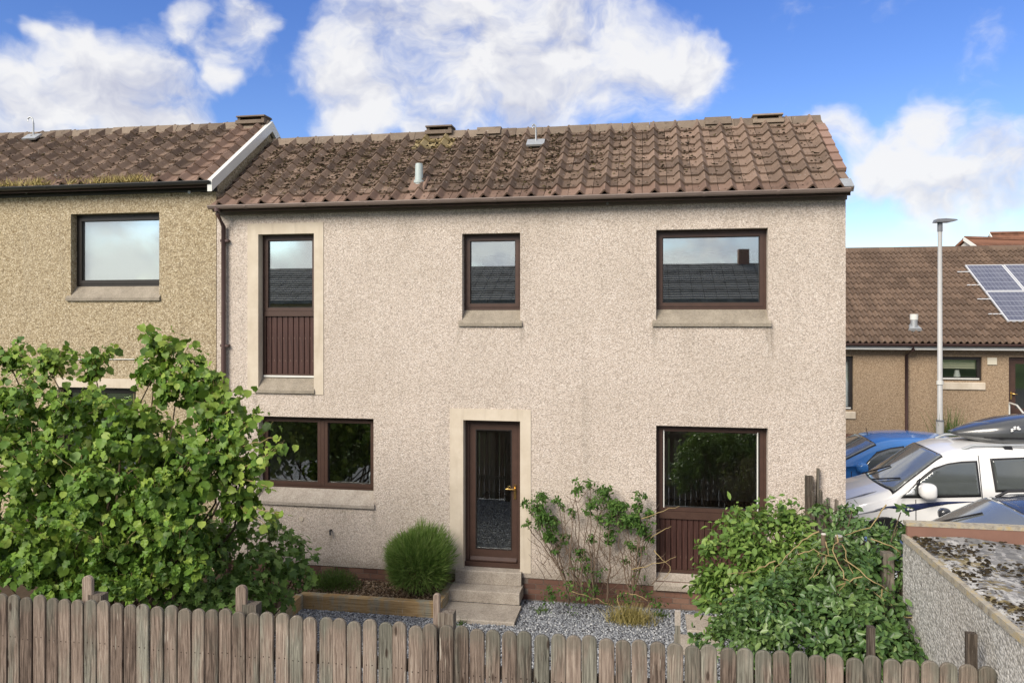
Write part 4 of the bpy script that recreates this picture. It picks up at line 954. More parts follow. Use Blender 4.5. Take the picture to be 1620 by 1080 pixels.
# ------------------------------------------------------------------ street lamp
LD = 20.0; p = T(1487, 600, LD); lx, ly = p.x, p.y; ztop_l = T(1487, 352, LD).z
sl_ = thing('street_lamp', 'tall grey street lamp with a flat head in front of the bungalow', 'street lamp', (lx, ly, .5))
mb = MB(); zm = T(1487, 665, LD).z; mb.tube([(lx, ly, .3), (lx, ly, zm)], .088, 14); mb.tube([(lx, ly, zm), (lx, ly, zm+.01), (lx, ly, ztop_l)], .075, 14, .048); mb.build('column', M['lamp'], sl_)
MB().tube([(lx, ly, zm-.02), (lx, ly, zm+.02)], .092, 14).build('collar', M['lamp_head'], sl_)
MB().tube([(lx, ly, T(1487, 608, LD).z), (lx, ly, T(1487, 602, LD).z)], .078, 14).build('number_band', M['white'], sl_)
hz = ztop_l
mb = MB(); mb.tube([(lx, ly, hz-.22), (lx, ly, hz)], .058, 12)
prof = [(-.13, .0), (-.10, .075), (.1, .085), (.33, .06), (.36, .035), (.20, .0)]
mb.prism([(lx+a, hz+b) for a, b in prof], ly-.13, ly+.13, 'y'); mb.build('lamp_head', M['lamp_head'], sl_)

# ------------------------------------------------------------------ cars
class Car:
    def __init__(s, label, cat, name, X, Yn, zg, L, Wd, prof, belt, tumble, paint_m, r=.16, rh=.2, axles=(.8, 3.3), wr=.31, group='cars parked beside the house'):
        s.L, s.W, s.belt, s.tum, s.r, s.rh = L, Wd, belt, tumble, r, rh; s.prof = prof
        s.X, s.Yc, s.zg = X, -CAM_D+Yn+Wd, zg
        s.t = thing(name, label, cat, (X+L/2, s.Yc, zg), group); s.paint = paint_m
        N = 70; K = []
        xs = [L*(.5-.5*math.cos(math.pi*i/N)) for i in range(N+1)]; verts = []; 
        for x in xs:
            sec = s.section(x); verts.append(sec)
        n_ = len(verts[0]); mb = MB(); vs = []
        for x, sec in zip(xs, verts):
            for (y, z) in sec: vs.append((x, -y, z))
            for (y, z) in sec[::-1][1:]: vs.append((x, y, z))
        m_ = 2*n_-1
        fs = [(i*m_+k, i*m_+k+1, (i+1)*m_+k+1, (i+1)*m_+k) for i in range(N) for k in range(m_-1)]
        fs += [(i*m_+m_-1, i*m_, (i+1)*m_, (i+1)*m_+m_-1) for i in range(N)]
        mb.add([s.w(v) for v in vs], fs, True)
        mb.add([s.w(v) for v in vs[:m_]], [tuple(range(m_))]); mb.add([s.w(v) for v in vs[-m_:]], [tuple(range(m_))])
        s.body = mb.build('body', paint_m, s.t)
        for ax in axles:
            for sd in (-1, 1):
                s.side_panel('wheel_arch', [(ax+(wr+.07)*math.cos(t), max(.2, wr+(wr+.07)*math.sin(t))) for t in np.linspace(0, math.pi, 16)], M['black_plastic'], .004, sd)
                yy = sd*(Wd-.11); c = (ax, yy, wr)
                mb = MB(); 
                mb.tube([s.w((ax, yy-.10, wr)), s.w((ax, yy-.085, wr)), s.w((ax, yy+.085, wr)), s.w((ax, yy+.10, wr))], wr, 28); wh = mb.build('wheel', M['tyre'], s.t)
                mb = MB(); mb.tube([s.w((ax, yy+sd*.095, wr)), s.w((ax, yy+sd*.112, wr))], wr*.62, 20)
                for q in range(5):
                    t = q*2*math.pi/5; mb.tube([s.w((ax, yy+sd*.115, wr)), s.w((ax+wr*.6*math.cos(t), yy+sd*.113, wr+wr*.6*math.sin(t)))], .022, 5)
                mb.build('rim', M['rim'], wh)
    def w(s, p): return (s.X+p[0], s.Yc+p[1], s.zg+p[2])
    def zt(s, x):
        P_ = s.prof
        for (x0, z0), (x1, z1) in zip(P_[:-1], P_[1:]):
            if x <= x1: 
                t = (x-x0)/(x1-x0); return z0+(z1-z0)*t
        return P_[-1][1]
    def zts(s, x): return sum(s.zt(min(s.L, max(0, x+d))) for d in (-.06, -.03, 0, .03, .06))/5
    def hw(s, x):
        e = .75; k = 1-.24*max(0, (e-x)/e)**2.2; e2 = .55; k -= .14*max(0, (x-s.L+e2)/e2)**2.2; return s.W*k
    def ymax(s, x, z):
        w = s.hw(x)
        if z < .5: w -= .05*((.5-z)/.3)**2
        if z > s.belt: w -= (z-s.belt)*s.tum+.012
        else: w -= .02*max(0, (z-.75)/(s.belt-.75))**2 if z > .75 else 0
        return w
    def ys(s, x, z):
        t = s.zts(x); rr = min(s.r, (t-.2)*.6)
        if z <= t-rr: return s.ymax(x, z)
        q = min(1, (z-(t-rr))/rr); y0 = s.ymax(x, t-rr); return y0-s.rh*(1-math.sqrt(max(0, 1-q*q)))
    def zs(s, x, y):
        t = s.zts(x); rr = min(s.r, (t-.2)*.6); y0 = s.ymax(x, t-rr); y = abs(y)
        cr = .035*(1-(y/max(.1, y0-s.rh))**2)
        if y <= y0-s.rh: return t+cr
        q = min(1, (y-(y0-s.rh))/s.rh); return t-rr+rr*math.sqrt(max(0, 1-q*q))
    def section(s, x):
        t = s.zts(x); rr = min(s.r, (t-.2)*.6); zl = [.2, .3, .45, .6]; top = t-rr
        zz = [.2+(min(s.belt, top)-.2)*k for k in (0, .12, .3, .5, .7, .85, 1)]+[min(s.belt, top)+(top-min(s.belt, top))*k for k in (.02, .34, .67, 1)]
        out = [(s.ymax(x, z), z) for z in zz]; y0 = s.ymax(x, top)
        for k in (15, 30, 45, 60, 75, 90):
            a = R(k); out.append((y0-s.rh+s.rh*math.cos(a), top+rr*math.sin(a)))
        yy = y0-s.rh
        for k in (.66, .33, 0): out.append((yy*k, t+.035*(1-k*k)))
        return out
    def drape(s, name, poly, m, fn, cuts=7, parent=None):
        bm = bmesh.new(); f = bm.faces.new([bm.verts.new((a, b, 0)) for a, b in poly]); bmesh.ops.triangulate(bm, faces=[f])
        for _ in range(cuts):
            es = [e for e in bm.edges if e.calc_length() > .055]
            if not es: break
            bmesh.ops.subdivide_edges(bm, edges=es, cuts=1); bmesh.ops.triangulate(bm, faces=bm.faces)
        for v in bm.verts: v.co = s.w(fn(v.co.x, v.co.y))
        bmesh.ops.recalc_face_normals(bm, faces=bm.faces)
        nv = sum((f.normal for f in bm.faces), Vector()); c0 = sum((v.co for v in bm.verts), Vector())/len(bm.verts)
        if nv.dot(c0-Vector(s.w((s.L*.5, 0, .7)))) < 0: bmesh.ops.reverse_faces(bm, faces=bm.faces)
        bmesh.ops.solidify(bm, geom=bm.faces[:], thickness=.004)
        for f in bm.faces: f.smooth = True
        me = bpy.data.meshes.new(name); bm.to_mesh(me); bm.free()
        return link(name, me, m, parent or s.t)
    def side_panel(s, name, poly, m, off=.006, sd=-1, parent=None): return s.drape(name, poly, m, lambda x, z: s.sidepoint(x, z, sd, off), parent=parent)
    def top_panel(s, name, poly, m, off=.008, parent=None): return s.drape(name, poly, m, lambda x, y: (x, y, s.zs(x, y)+off), parent=parent)
    def sidepoint(s, x, z, sd, off):         # keep panels below the roof and bonnet rounding
        lim = s.zts(x)-.62*s.r
        if z > lim: z = lim+(z-lim)*.15
        return (x, sd*(s.ys(x, z)+off), z)
    def side_window(s, poly, sd=-1, b=.028):
        cx = sum(p[0] for p in poly)/len(poly); cz = sum(p[1] for p in poly)/len(poly)
        big_ = [(cx+(x-cx)*(1+b/max(.05, abs(x-cx))), cz+(z-cz)*(1+b/max(.05, abs(z-cz)))) for x, z in poly]
        fr = s.side_panel('window', big_, M['black_plastic'], .005, sd); s.side_panel('pane', poly, M['car_glass'], .013, sd, fr)
    def screen(s, x0, x1, wf0, wf1, name='windscreen'):
        n_ = 9; lo = [(x0-.10*(1-(2*k/(n_-1)-1)**2)*(1 if x1 > x0 else -1), s.ymaxtop(x0)*wf0*(2*k/(n_-1)-1)) for k in range(n_)]
        hi = [(x1-.05*(1-(2*k/(n_-1)-1)**2)*(1 if x1 > x0 else -1), s.ymaxtop(x1)*wf1*(2*k/(n_-1)-1)) for k in range(n_)]
        poly = lo+hi[::-1]; cx = (x0+x1)/2
        fr = s.top_panel(name+'_surround', [(x+(.022 if x > cx else -.022), y*1.03) for x, y in poly], M['black_plastic'], .005)
        s.top_panel(name, poly, M['car_screen'], .012, fr)
        return fr
    def ymaxtop(s, x): return s.ymax(x, s.zts(x)-min(s.r, .5*s.zts(x)))
    def mirror(s, x, z, m, sz=1.0):
        for sd in (-1, 1):
            y = s.ys(x, z); c = Vector(s.w((x, sd*(y+.14), z+.07))); bm = bmesh.new(); bmesh.ops.create_uvsphere(bm, u_segments=20, v_segments=12, radius=1.0)
            pw_ = lambda a, k: math.copysign(abs(a)**k, a)
            for v in bm.verts: v.co = Vector((pw_(v.co.x, .6)*.105*sz, pw_(v.co.y, .6)*.10*sz, pw_(v.co.z, .6)*.105*sz*(1 if v.co.x > -.3 else .85)))
            for v in bm.verts: v.co += c
            for f in bm.faces: f.smooth = True
            me = bpy.data.meshes.new('mirror'); bm.to_mesh(me); bm.free(); mo = link('mirror', me, m, s.t)
            MB().tube([s.w((x, sd*(y-.02), z)), s.w((x, sd*(y+.12), z+.03))], .035, 8).build('mirror_arm', M['black_plastic'], mo)
def near(px, py, car):                    # photo position on the car's near flank -> car x, z
    q = T(px, py, car.Yc-car.W+CAM_D); return q.x-car.X, q.z-car.zg
# white people carrier
van = Car('white people carrier with navy swoosh stripe carrying a black roof box', 'car', 'people_carrier', 2.80, 12.6, .23, 4.45, .80,
          [(0, .55), (.06, .74), (.18, .86), (.85, 1.06), (1.0, 1.12), (1.69, 1.655), (1.93, 1.745), (2.5, 1.80), (3.9, 1.77), (4.25, 1.66), (4.42, .95), (4.45, .6)], 1.08, .17, M['car_white'], .15, .20, (.86, 3.55), .32)
van.screen(1.0, 1.72, .93, .88)
nv = lambda L_: [near(a, b, van) for a, b in L_]
van.side_window(nv([(1428, 785), (1440, 775), (1462, 758), (1480, 745), (1500, 737), (1522, 734), (1547, 733), (1550, 783), (1500, 784), (1456, 785)]))
dx = lambda a: a
van.side_window([(x, z) for x, z in nv([(1574, 730), (1640, 727), (1642, 775), (1579, 776)])])
van.side_window([(3.3, 1.12), (3.32, 1.52), (4.05, 1.50), (4.12, 1.12)])
for poly in ([(1.1, 1.12), (1.62, 1.50), (2.1, 1.55), (2.15, 1.12)], [(2.4, 1.12), (2.38, 1.55), (3.2, 1.54), (3.2, 1.12)]): van.side_window(poly, 1)
x, z = near(1453, 770, van); van.side_panel('quarter_pillar', [(x-.02, z-.13), (x+.035, z-.13), (x+.035, z+.14), (x-.02, z+.09)], M['black_plastic'], .016)
van.side_panel('quarter_light', nv([(1432, 783), (1446, 772), (1449, 783)]), M['lens'], .017)
x, z = near(1463, 781, van); van.mirror(x, z, M['car_white'], 1.15)
van.side_panel('stripe', nv([(1384, 806), (1400, 801), (1440, 797), (1490, 793), (1548, 793), (1500, 797), (1470, 802), (1435, 810), (1425, 805), (1405, 803)]), M['decal'], .006)
van.side_panel('stripe', nv([(1352, 815), (1384, 806.5), (1404, 804), (1384, 809)]), M['decal_grey'], .007)
for px in (1437, 1442):
    x, z = near(px, 805, van); van.side_panel('emblem', [(x+.022*math.cos(t), z+.018*math.sin(t)) for t in np.linspace(0, 2*math.pi, 10)[:-1]], M['emblem'], .012)
for a, b in (((1449, 790), (1449, 835)), ((1552.5, 717), (1556, 835))):
    (x0, z0), (x1, z1) = near(*a, van), near(*b, van); van.side_panel('door_gap', [(x0-.006, z0), (x0+.006, z0), (x1+.006, z1), (x1-.006, z1)], M['black_plastic'], .003)
van.top_panel('bonnet_mark', [(.30, -.60), (.62, -.56), (.80, -.57), (.60, -.62)], M['decal_grey'], .006)
for sd in (-1, 1):
    pts = [Vector(van.w((x, sd*.56, van.zs(x, .56)+dz))) for x, dz in ((2.05, .0), (2.2, .05), (3.0, .06), (3.85, .05), (4.0, 0))]; MB().tube(pts, .022, 8).build('roof_rail', M['steel'], van.t)
    van.side_panel('headlight', [(.02, .66), (.10, .84), (.42, .92), (.36, .72)], M['lens'], .006, sd)
for i, (a, b) in enumerate((((.98, .55), (1.35, .1)), ((.98, -.05), (1.3, -.55)))):
    MB().tube([van.w((a[0]-.1, a[1], van.zs(a[0]-.1, a[1])+.03)), van.w((b[0]-.15, b[1], van.zs(b[0]-.15, b[1])+.03))], .012, 6).build('wiper', M['black_plastic'], van.t)
# roof box
q0 = van.w((1.55, .05, 0)); RBx = T(1506, 686, 13.3).x; bz0 = T(1506, 686, 13.3).z; RBL = 2.3
rbx = thing('roof_box', 'glossy black roof box strapped on top of the white people carrier', 'roof box', (RBx+RBL/2, van.Yc-.08, bz0))
bm = bmesh.new(); NS = 30; ring = 24; rows = []
for i in range(NS+1):
    u = i/NS; x = RBL*u
    top = .34*min(1, (.10+.9*(math.sin(min(1, u/.62)*math.pi/2))**.9)) * (1 if u < .86 else max(.15, 1-((u-.86)/.14)**2*.7)); bot = -.12*min(1, (math.sin(min(1, u/.25)*math.pi/2))) * (1 if u < .9 else 1-(u-.9)/.1*.6)
    hw_ = .40*min(1, .25+.75*math.sin(min(1, u/.35)*math.pi/2)) * (1 if u < .9 else 1-((u-.9)/.1)**2*.25)
    row = []
    for k in range(ring):
        t = 2*math.pi*k/ring; c, s_ = math.cos(t), math.sin(t); y = hw_*math.copysign(abs(c)**.55, c); z = (top if s_ > 0 else -bot)*math.copysign(abs(s_)**.6, s_)
        row.append(bm.verts.new((RBx+x, van.Yc-.0+y, bz0+z)))
    rows.append(row)
for a, b in zip(rows[:-1], rows[1:]):
    for k in range(ring): bm.faces.new((a[k], a[(k+1) % ring], b[(k+1) % ring], b[k])).smooth = True
bm.faces.new(rows[0]); bm.faces.new(rows[-1][::-1]); bmesh.ops.recalc_face_normals(bm, faces=bm.faces)
me = bpy.data.meshes.new('shell'); bm.to_mesh(me); bm.free(); link('shell', me, M['gloss_black'], rbx)
yb_ = van.Yc-.0-.40
MB().box(RBx+.35, RBx+RBL-.1, yb_-.006, yb_+.01, bz0-.012, bz0+.008).build('seam', M['black_plastic'], rbx)
c = T(1604, 679, yb_+.0+CAM_D); mb = MB()
for k in range(7):
    a = k*.9; mb.tube([(c.x+.055*math.cos(a), yb_+.012-.03, c.z+.03*math.sin(a*1.7)), (c.x+.055*math.cos(a)+.03, yb_+.012-.03, c.z+.03*math.sin(a*1.7)+.012)], .014, 6)
mb.build('emblem', M['emblem'], rbx)
for xx in (RBx+.62, RBx+1.7):
    MB().box(xx-.03, xx+.03, van.Yc-.60, van.Yc+.58, bz0-.155, bz0-.118).build('crossbar', M['black_plastic'], van.t)
    for sd in (-1, 1): MB().hexa([(xx-.08, van.Yc+sd*.56-.05, bz0-.22), (xx+.08, van.Yc+sd*.56-.05, bz0-.22), (xx-.08, van.Yc+sd*.56+.05, bz0-.22), (xx+.08, van.Yc+sd*.56+.05, bz0-.22), (xx-.045, van.Yc+sd*.56-.04, bz0-.10), (xx+.045, van.Yc+sd*.56-.04, bz0-.10), (xx-.045, van.Yc+sd*.56+.04, bz0-.10), (xx+.045, van.Yc+sd*.56+.04, bz0-.10)]).build('bar_foot', M['black_plastic'], van.t)
# blue hatchback
blue = Car('bright blue hatchback parked behind the white people carrier', 'car', 'hatchback', 2.72, 15.2, .30, 3.75, .82,
           [(0, .5), (.05, .62), (.2, .76), (.68, .90), (.80, .95), (1.55, 1.34), (1.85, 1.42), (2.35, 1.45), (2.9, 1.42), (3.35, 1.3), (3.65, .9), (3.75, .55)], .90, .28, M['car_blue'], .14, .2, (.68, 3.05), .29)
blue.screen(.82, 1.56, .93, .90)
nbv = lambda L_: [near(a, b, blue) for a, b in L_]
blue.side_window(nbv([(1362, 742), (1376, 728), (1392, 718), (1410, 712), (1431, 709), (1432, 743)]))
blue.side_window(nbv([(1439, 709), (1460, 708), (1478, 711), (1497, 722), (1500, 740), (1440, 743)]))
for poly in ([(1.0, .93), (1.55, 1.22), (1.95, 1.26), (1.95, .93)], [(2.05, .93), (2.05, 1.26), (2.7, 1.22), (2.95, .95)]): blue.side_window(poly, 1)
x, z = near(1361, 742, blue); blue.mirror(x, z-.02, M['car_blue'], .95)
for sd in (-1, 1): blue.side_panel('headlight', [(.03, .58), (.1, .72), (.48, .80), (.4, .64)], M['lens'], .006, sd)
(x0, z0), (x1, z1) = near(1347, 745, blue), near(1347, 775, blue); blue.side_panel('door_gap', [(x0-.006, z0), (x0+.006, z0), (x1+.006, z1), (x1-.006, z1)], M['black_plastic'], .003)
a = Vector(blue.w((1.62, .05, blue.zs(1.62, .05)))); MB().tube([a, a+Vector((-.03, 0, .14))], .006, 5).build('aerial', M['black_plastic'], blue.t)
# dark car behind the garage
dk = Car('dark car mostly hidden by the garage roof, windscreen showing', 'car', 'saloon', 2.78, 9.75, .2, 4.1, .85,
         [(0, .55), (.05, .70), (.2, .82), (.95, .98), (1.1, 1.02), (1.75, 1.40), (2.05, 1.47), (2.6, 1.50), (3.3, 1.46), (3.7, 1.3), (4.0, .95), (4.1, .6)], .98, .26, M['car_dark'], .14, .2, (.78, 3.3), .31)
dk.screen(1.12, 1.80, .95, .91)
for sd in (-1, 1):
    dk.side_window([(1.25, 1.0), (1.8, 1.30), (2.2, 1.36), (2.2, 1.0)], sd); dk.side_window([(2.3, 1.0), (2.3, 1.36), (2.9, 1.32), (3.25, 1.02)], sd)
    dk.side_panel('headlight', [(.03, .62), (.1, .78), (.5, .87), (.42, .70)], M['lens'], .006, sd)
    pts = [Vector(dk.w((x, sd*.56, dk.zs(x, .56)+dz))) for x, dz in ((1.85, 0.0), (2.0, .05), (2.7, .06), (3.3, .05), (3.45, 0))]; MB().tube(pts, .02, 8).build('roof_rail', M['black_plastic'], dk.t)
dk.mirror(1.36, 1.0, M['car_dark'], .75)
MB().tube([dk.w((1.05, .5, dk.zs(1.05, .5)+.03)), dk.w((1.5, .1, dk.zs(1.5, .1)+.025))], .012, 6).build('wiper', M['black_plastic'], dk.t)

# ------------------------------------------------------------------ plants
def leaf_tmpl(kind):
    if kind == 'round':   # broad pleated leaf, toothed edge, short drooping point
        v = [(0, 0, 0)]; f = []; A = [(-.20, .02), (-.44, .20), (-.50, .42), (-.46, .64), (-.30, .82), (-.12, .93), (0, 1.10), (.12, .93), (.30, .82), (.46, .64), (.50, .42), (.44, .20), (.20, .02)]
        for i, (x, y) in enumerate(A): v.append((x, y, (.09 if i % 2 else -.06)*(abs(x)*1.6+.2)-.16*y*y+(.10*abs(x))))
        v += [(0, .38, -.05), (0, .74, -.13)]; c1, c2 = 14, 15
        for i in range(1, 13): f.append((i, i+1, c2 if 4 <= i <= 9 else c1))
        f += [(0, 1, c1), (13, 0, c1), (c1, 4, c2), (c1, c2, 10)]
    elif kind == 'lobed':
        v = [(0, 0, 0), (-.42, .10, .03), (-.30, .38, .0), (-.52, .62, -.03), (-.18, .66, -.02), (0, 1.05, -.08), (.18, .66, -.02), (.52, .62, -.03), (.30, .38, 0), (.42, .10, .03), (0, .45, -.05)]
        f = [(0, 10, 1), (1, 10, 2), (2, 10, 3), (3, 10, 4), (4, 10, 5), (5, 10, 6), (6, 10, 7), (7, 10, 8), (8, 10, 9), (9, 10, 0)]
    else:                 # ellipse, folded
        v = [(0, 0, 0), (-.22, .28, .06), (-.24, .62, .04), (0, 1, -.05), (.24, .62, .04), (.22, .28, .06), (0, .45, -.03)]
        f = [(0, 6, 1), (1, 6, 2), (2, 6, 3), (0, 5, 6), (5, 4, 6), (4, 3, 6)]
    return np.array(v, float), f
def leaf_mats(P, N, size, droop, jit=.5):
    """leaf at P, facing about N (outward+up), tip pointing outward and down"""
    n = len(P); N = N+rng.normal(0, jit, (n, 3)); N /= np.linalg.norm(N, axis=1)[:, None]
    Tt = rng.normal(0, .55, (n, 3)); Tt[:, :2] += N[:, :2]*.8; Tt[:, 2] -= droop
    Tt -= N*(Tt*N).sum(1)[:, None]; Tt /= np.linalg.norm(Tt, axis=1)[:, None]
    X = np.cross(Tt, N); s = size*rng.uniform(.45, 1.28, n); Ms = np.zeros((n, 4, 4)); Ms[:, 3, 3] = 1
    Ms[:, :3, 0] = X*(s*rng.uniform(.85, 1.1, n))[:, None]; Ms[:, :3, 1] = Tt*s[:, None]; Ms[:, :3, 2] = N*(s*rng.uniform(.5, 2.2, n))[:, None]; Ms[:, :3, 3] = P; return Ms
def pick_front(P, k=300, cell=7):
    best = {}
    for i, p in enumerate(P):
        a, b, d = proj(p)
        if not (0 <= a < 1620 and 0 <= b < 1080): continue
        key = (int(a/cell), int(b/cell))
        if key not in best or d < best[key][0]: best[key] = (d, i)
    return [i for d, i in sorted(best.values())[:k]]
def leafy(t, P, N, kind, size, m, droop=.5, jit=.5, parts=300, leafname='leaf'):
    tv, tf = leaf_tmpl(kind); Ms = leaf_mats(P, N, size, droop, jit); fr = set(pick_front(P, parts)) if parts else set()
    rest_ = [i for i in range(len(P)) if i not in fr]
    tag(link('foliage', scatter_mesh('foliage', tv, tf, Ms[rest_]), m, t), kind='stuff')
    if fr:
        me = bpy.data.meshes.new('leaf'); me.from_pydata([tuple(a) for a in tv], [], tf); me.materials.append(m)
        for i in fr: link(leafname, me, m, t, Matrix(Ms[i].tolist()))
def clump_points(clumps, per, squash=.85):
    P = []; N = []
    for c, r in clumps:
        n = int(per*(r/.4)**2.2); d = rng.normal(0, 1, (n, 3)); d /= np.linalg.norm(d, axis=1)[:, None]
        bumps = 1+.22*np.sin(d[:, 0]*6+c[0]*9)*np.sin(d[:, 1]*5+c[1]*7)+.18*np.sin(d[:, 2]*7+c[2]*5)
        rad = r*bumps*rng.uniform(.05, 1, n)**.42; off = d*rad[:, None]
        ks = max(3, int(14*(r/.4)**2)); sd_ = rng.normal(0, 1, (ks, 3)); sd_ /= np.linalg.norm(sd_, axis=1)[:, None]      # shoots inside the clump
        sub = rng.integers(0, ks, n); on = rng.uniform(0, 1, n) < .68
        so = sd_[sub]*(r*rng.uniform(.75, 1.12, ks))[sub][:, None]+rng.normal(0, 1, (n, 3))*r*np.array([.20, .20, .15])
        off = np.where(on[:, None], so, off)
        p = np.array(c)+off*np.array([1, 1, squash]); P.append(p)
        dl = off/np.maximum(1e-6, np.linalg.norm(off, axis=1))[:, None]
        nn_ = dl*.8+np.array([0, -.15, .75]); N.append(nn_)
    return np.concatenate(P), np.concatenate(N)
def bent(a, b, sag=.12, n=7, jit=.03):
    a, b = Vector(a), Vector(b); L_ = (b-a).length; o = Vector((random.uniform(-1, 1), random.uniform(-1, 1), random.uniform(-.3, .6)))*sag*L_
    return [a.lerp(b, i/n)+o*math.sin(math.pi*i/n)+Vector((random.uniform(-jit, jit), random.uniform(-jit, jit), random.uniform(-jit, jit)))*L_*(0 if i in (0, n) else 1) for i in range(n+1)]
def sprays(tips, kind, n_leaf, spread=.06):
    """leaves strung along shoots: tips = list of paths"""
    P = []; N = []
    for path in tips:
        m_ = len(path)-1
        for k in range(n_leaf):
            t = (k+.5)/n_leaf*m_; i = min(m_-1, int(t)); p = path[i].lerp(path[i+1], t-i); d = (path[i+1]-path[i]).normalized()
            s = Vector((random.gauss(0, 1), random.gauss(0, 1), random.gauss(0, .6))); P.append(tuple(p+s*spread)); N.append(tuple(Vector((s.x*.5, s.y*.5-.3, .8))))
    return np.array(P), np.array(N)
# large hazel
hz_c = [(75, 580, 7.9, .22), (150, 590, 8.0, .16), (262, 556, 7.7, .15), (245, 590, 7.7, .26), (280, 620, 7.6, .30), (335, 600, 7.6, .16), (335, 640, 7.5, .28), (35, 640, 7.7, .38), (120, 665, 7.5, .45), (215, 690, 7.4, .45),
        (60, 750, 7.1, .5), (150, 790, 6.9, .5), (250, 800, 6.9, .5), (320, 740, 7.1, .42), (365, 705, 7.2, .26), (350, 670, 7.3, .26), (375, 790, 7.2, .25), (80, 870, 6.8, .45), (180, 890, 6.7, .42), (285, 880, 6.8, .40), (0, 700, 7.4, .45), (-60, 820, 7.2, .5), (0, 880, 6.9, .42),
        (230, 930, 6.7, .3), (100, 935, 6.7, .3), (395, 735, 7.2, .12), (15, 575, 8.0, .18), (-40, 620, 8, .4), (130, 760, 8.2, .6), (260, 740, 8.2, .6), (60, 850, 8.0, .7), (200, 860, 7.9, .7), (300, 860, 7.8, .45)]
base = T(180, 960, 7.8); base.z = .1
hazel = thing('hazel_shrub', 'large broad leaved green shrub behind the left half of the picket fence', 'shrub', (base.x, base.y, 0))
cl = [(T(a, b, d), r) for a, b, d, r in hz_c]; mb = MB()
for c, r in cl:
    if c.z > 1.0: mb.tube(bent(base+Vector((random.uniform(-.25, .25), random.uniform(-.2, .2), 0)), c, .12), .022, 6, .006)
mb.build('branches', M['bark'], hazel)
P, N = clump_points([(tuple(c), r*(.62 if c.z > 2.9 else .78)) for c, r in cl], 560)
tips = [(262, 590, 270, 527, 7.7), (245, 600, 235, 552, 7.7), (285, 600, 306, 540, 7.6), (75, 600, 78, 540, 7.9), (60, 610, 30, 552, 7.9), (140, 600, 122, 556, 8.), (100, 600, 100, 550, 7.9), (340, 620, 338, 575, 7.5), (360, 690, 415, 645, 7.2), (365, 720, 440, 692, 7.1), (380, 740, 448, 700, 7.1), (360, 700, 410, 660, 7.2), (370, 750, 425, 770, 7.1),
        (380, 800, 450, 812, 7.2), (375, 795, 420, 830, 7.2), (300, 600, 312, 560, 7.6), (150, 600, 168, 545, 8.), (110, 590, 60, 555, 8.), (20, 590, 5, 560, 8.), (320, 640, 360, 596, 7.4), (350, 660, 385, 620, 7.3)]
paths = [bent(T(a, b, d), T(c, e, d-.1), .08) for a, b, c, e, d in tips]; mb = MB()
side = []
for c, r in cl:                           # upright shoots springing out of every branch end
    for q in range(int(4+11*r)):
        a = random.uniform(0, 2*math.pi); out = Vector((math.cos(a), math.sin(a)*.8-.25, random.uniform(.5, 1.5))).normalized()
        st_ = c+out*r*random.uniform(.0, .45); side.append(bent(st_, st_+out*random.uniform(.28, .55)*(.68 if c.z > 2.9 else 1.0 if c.z > 1.6 else .8), .12, 6))
for p_ in paths: MB().tube(p_, .008, 5, .003).build('shoot', M['twig'], hazel)
mb = MB()
for p_ in side: mb.tube(p_, .006, 4, .002)
tag(mb.build('side_shoots', M['twig'], hazel), kind='stuff')
P2, N2 = sprays(paths, 'round', 22, .05); P3, N3 = sprays(side, 'round', 15, .055); tv_, tf_ = leaf_tmpl('round')
young = rng.uniform(0, 1, len(P3)) < .32
tag(link('young_foliage', scatter_mesh('young_foliage', tv_, tf_, np.concatenate([leaf_mats(P2, N2, .078, .5, .5), leaf_mats(P3[young], N3[young], .078, .5, .5)])), M['hazel_young'], hazel), kind='stuff')
P = np.concatenate([P, P3[~young]]); N = np.concatenate([N, N3[~young]])
leafy(hazel, P, N, 'round', .092, M['hazel'], .6, .68)
# lobed shrub right of it
base = T(400, 965, 8.0); base.z = .1
lob = thing('currant_bush', 'lower dense bush of lobed leaves between the large shrub and the raised bed', 'shrub', (base.x, base.y, 0))
cl = [(T(a, b, d), r) for a, b, d, r in [(330, 860, 7.6, .30), (390, 850, 7.8, .26), (425, 845, 8.2, .24), (450, 880, 8.2, .28), (400, 900, 7.7, .34), (340, 920, 7.3, .32), (470, 905, 8.2, .22), (440, 935, 8., .25), (380, 950, 7.3, .26), (480, 880, 8.4, .12), (300, 940, 7.1, .25), (425, 830, 8.2, .12)]]
mb = MB()
for c, r in cl: mb.tube(bent(base, c, .1), .012, 5, .004)
mb.build('branches', M['bark'], lob); P, N = clump_points([(tuple(c), r) for c, r in cl], 430); leafy(lob, P, N, 'lobed', .085, M['lobed'], .4, .5, 200)
# lavender / rosemary dome
lc = Vector((fx(661, -.42), -.44, .10))
lav = thing('lavender_bush', 'rounded bright green needle leaved bush in the raised bed beside the door', 'bush', lc)
D = rng.normal(0, 1, (9000, 3)); D /= np.linalg.norm(D, axis=1)[:, None]; D = D[D[:, 2] > -.75]
lr = np.array([.50, .44, .50]); ctr = np.array(lc)+np.array([0, 0, .50]); nL_ = len(D)
bmp = 1+.07*np.sin(D[:, 0]*6+1)*np.sin(D[:, 2]*7)+.06*np.sin(D[:, 0]*4+D[:, 2]*5+2)+.04*np.sin(D[:, 1]*9+D[:, 0]*7)
bmp = bmp*(1+.10*np.clip(D[:, 0]*.8+D[:, 2]*.5, -1, 1)-.13*np.exp(-((D[:, 0]+.45)**2+(D[:, 2]-.75)**2)*7))
P = ctr+D*lr*(bmp*rng.uniform(.62, .93, nL_))[:, None]
dirs = D*np.array([.8, .8, .7])+np.array([0, 0, .45])+rng.normal(0, .16, D.shape)
tag(link('foliage', scatter_mesh('foliage', bl, blf, blades(P, .07, .15, .006, .011, .3, dirs)), M['lavender'], lav), kind='stuff')
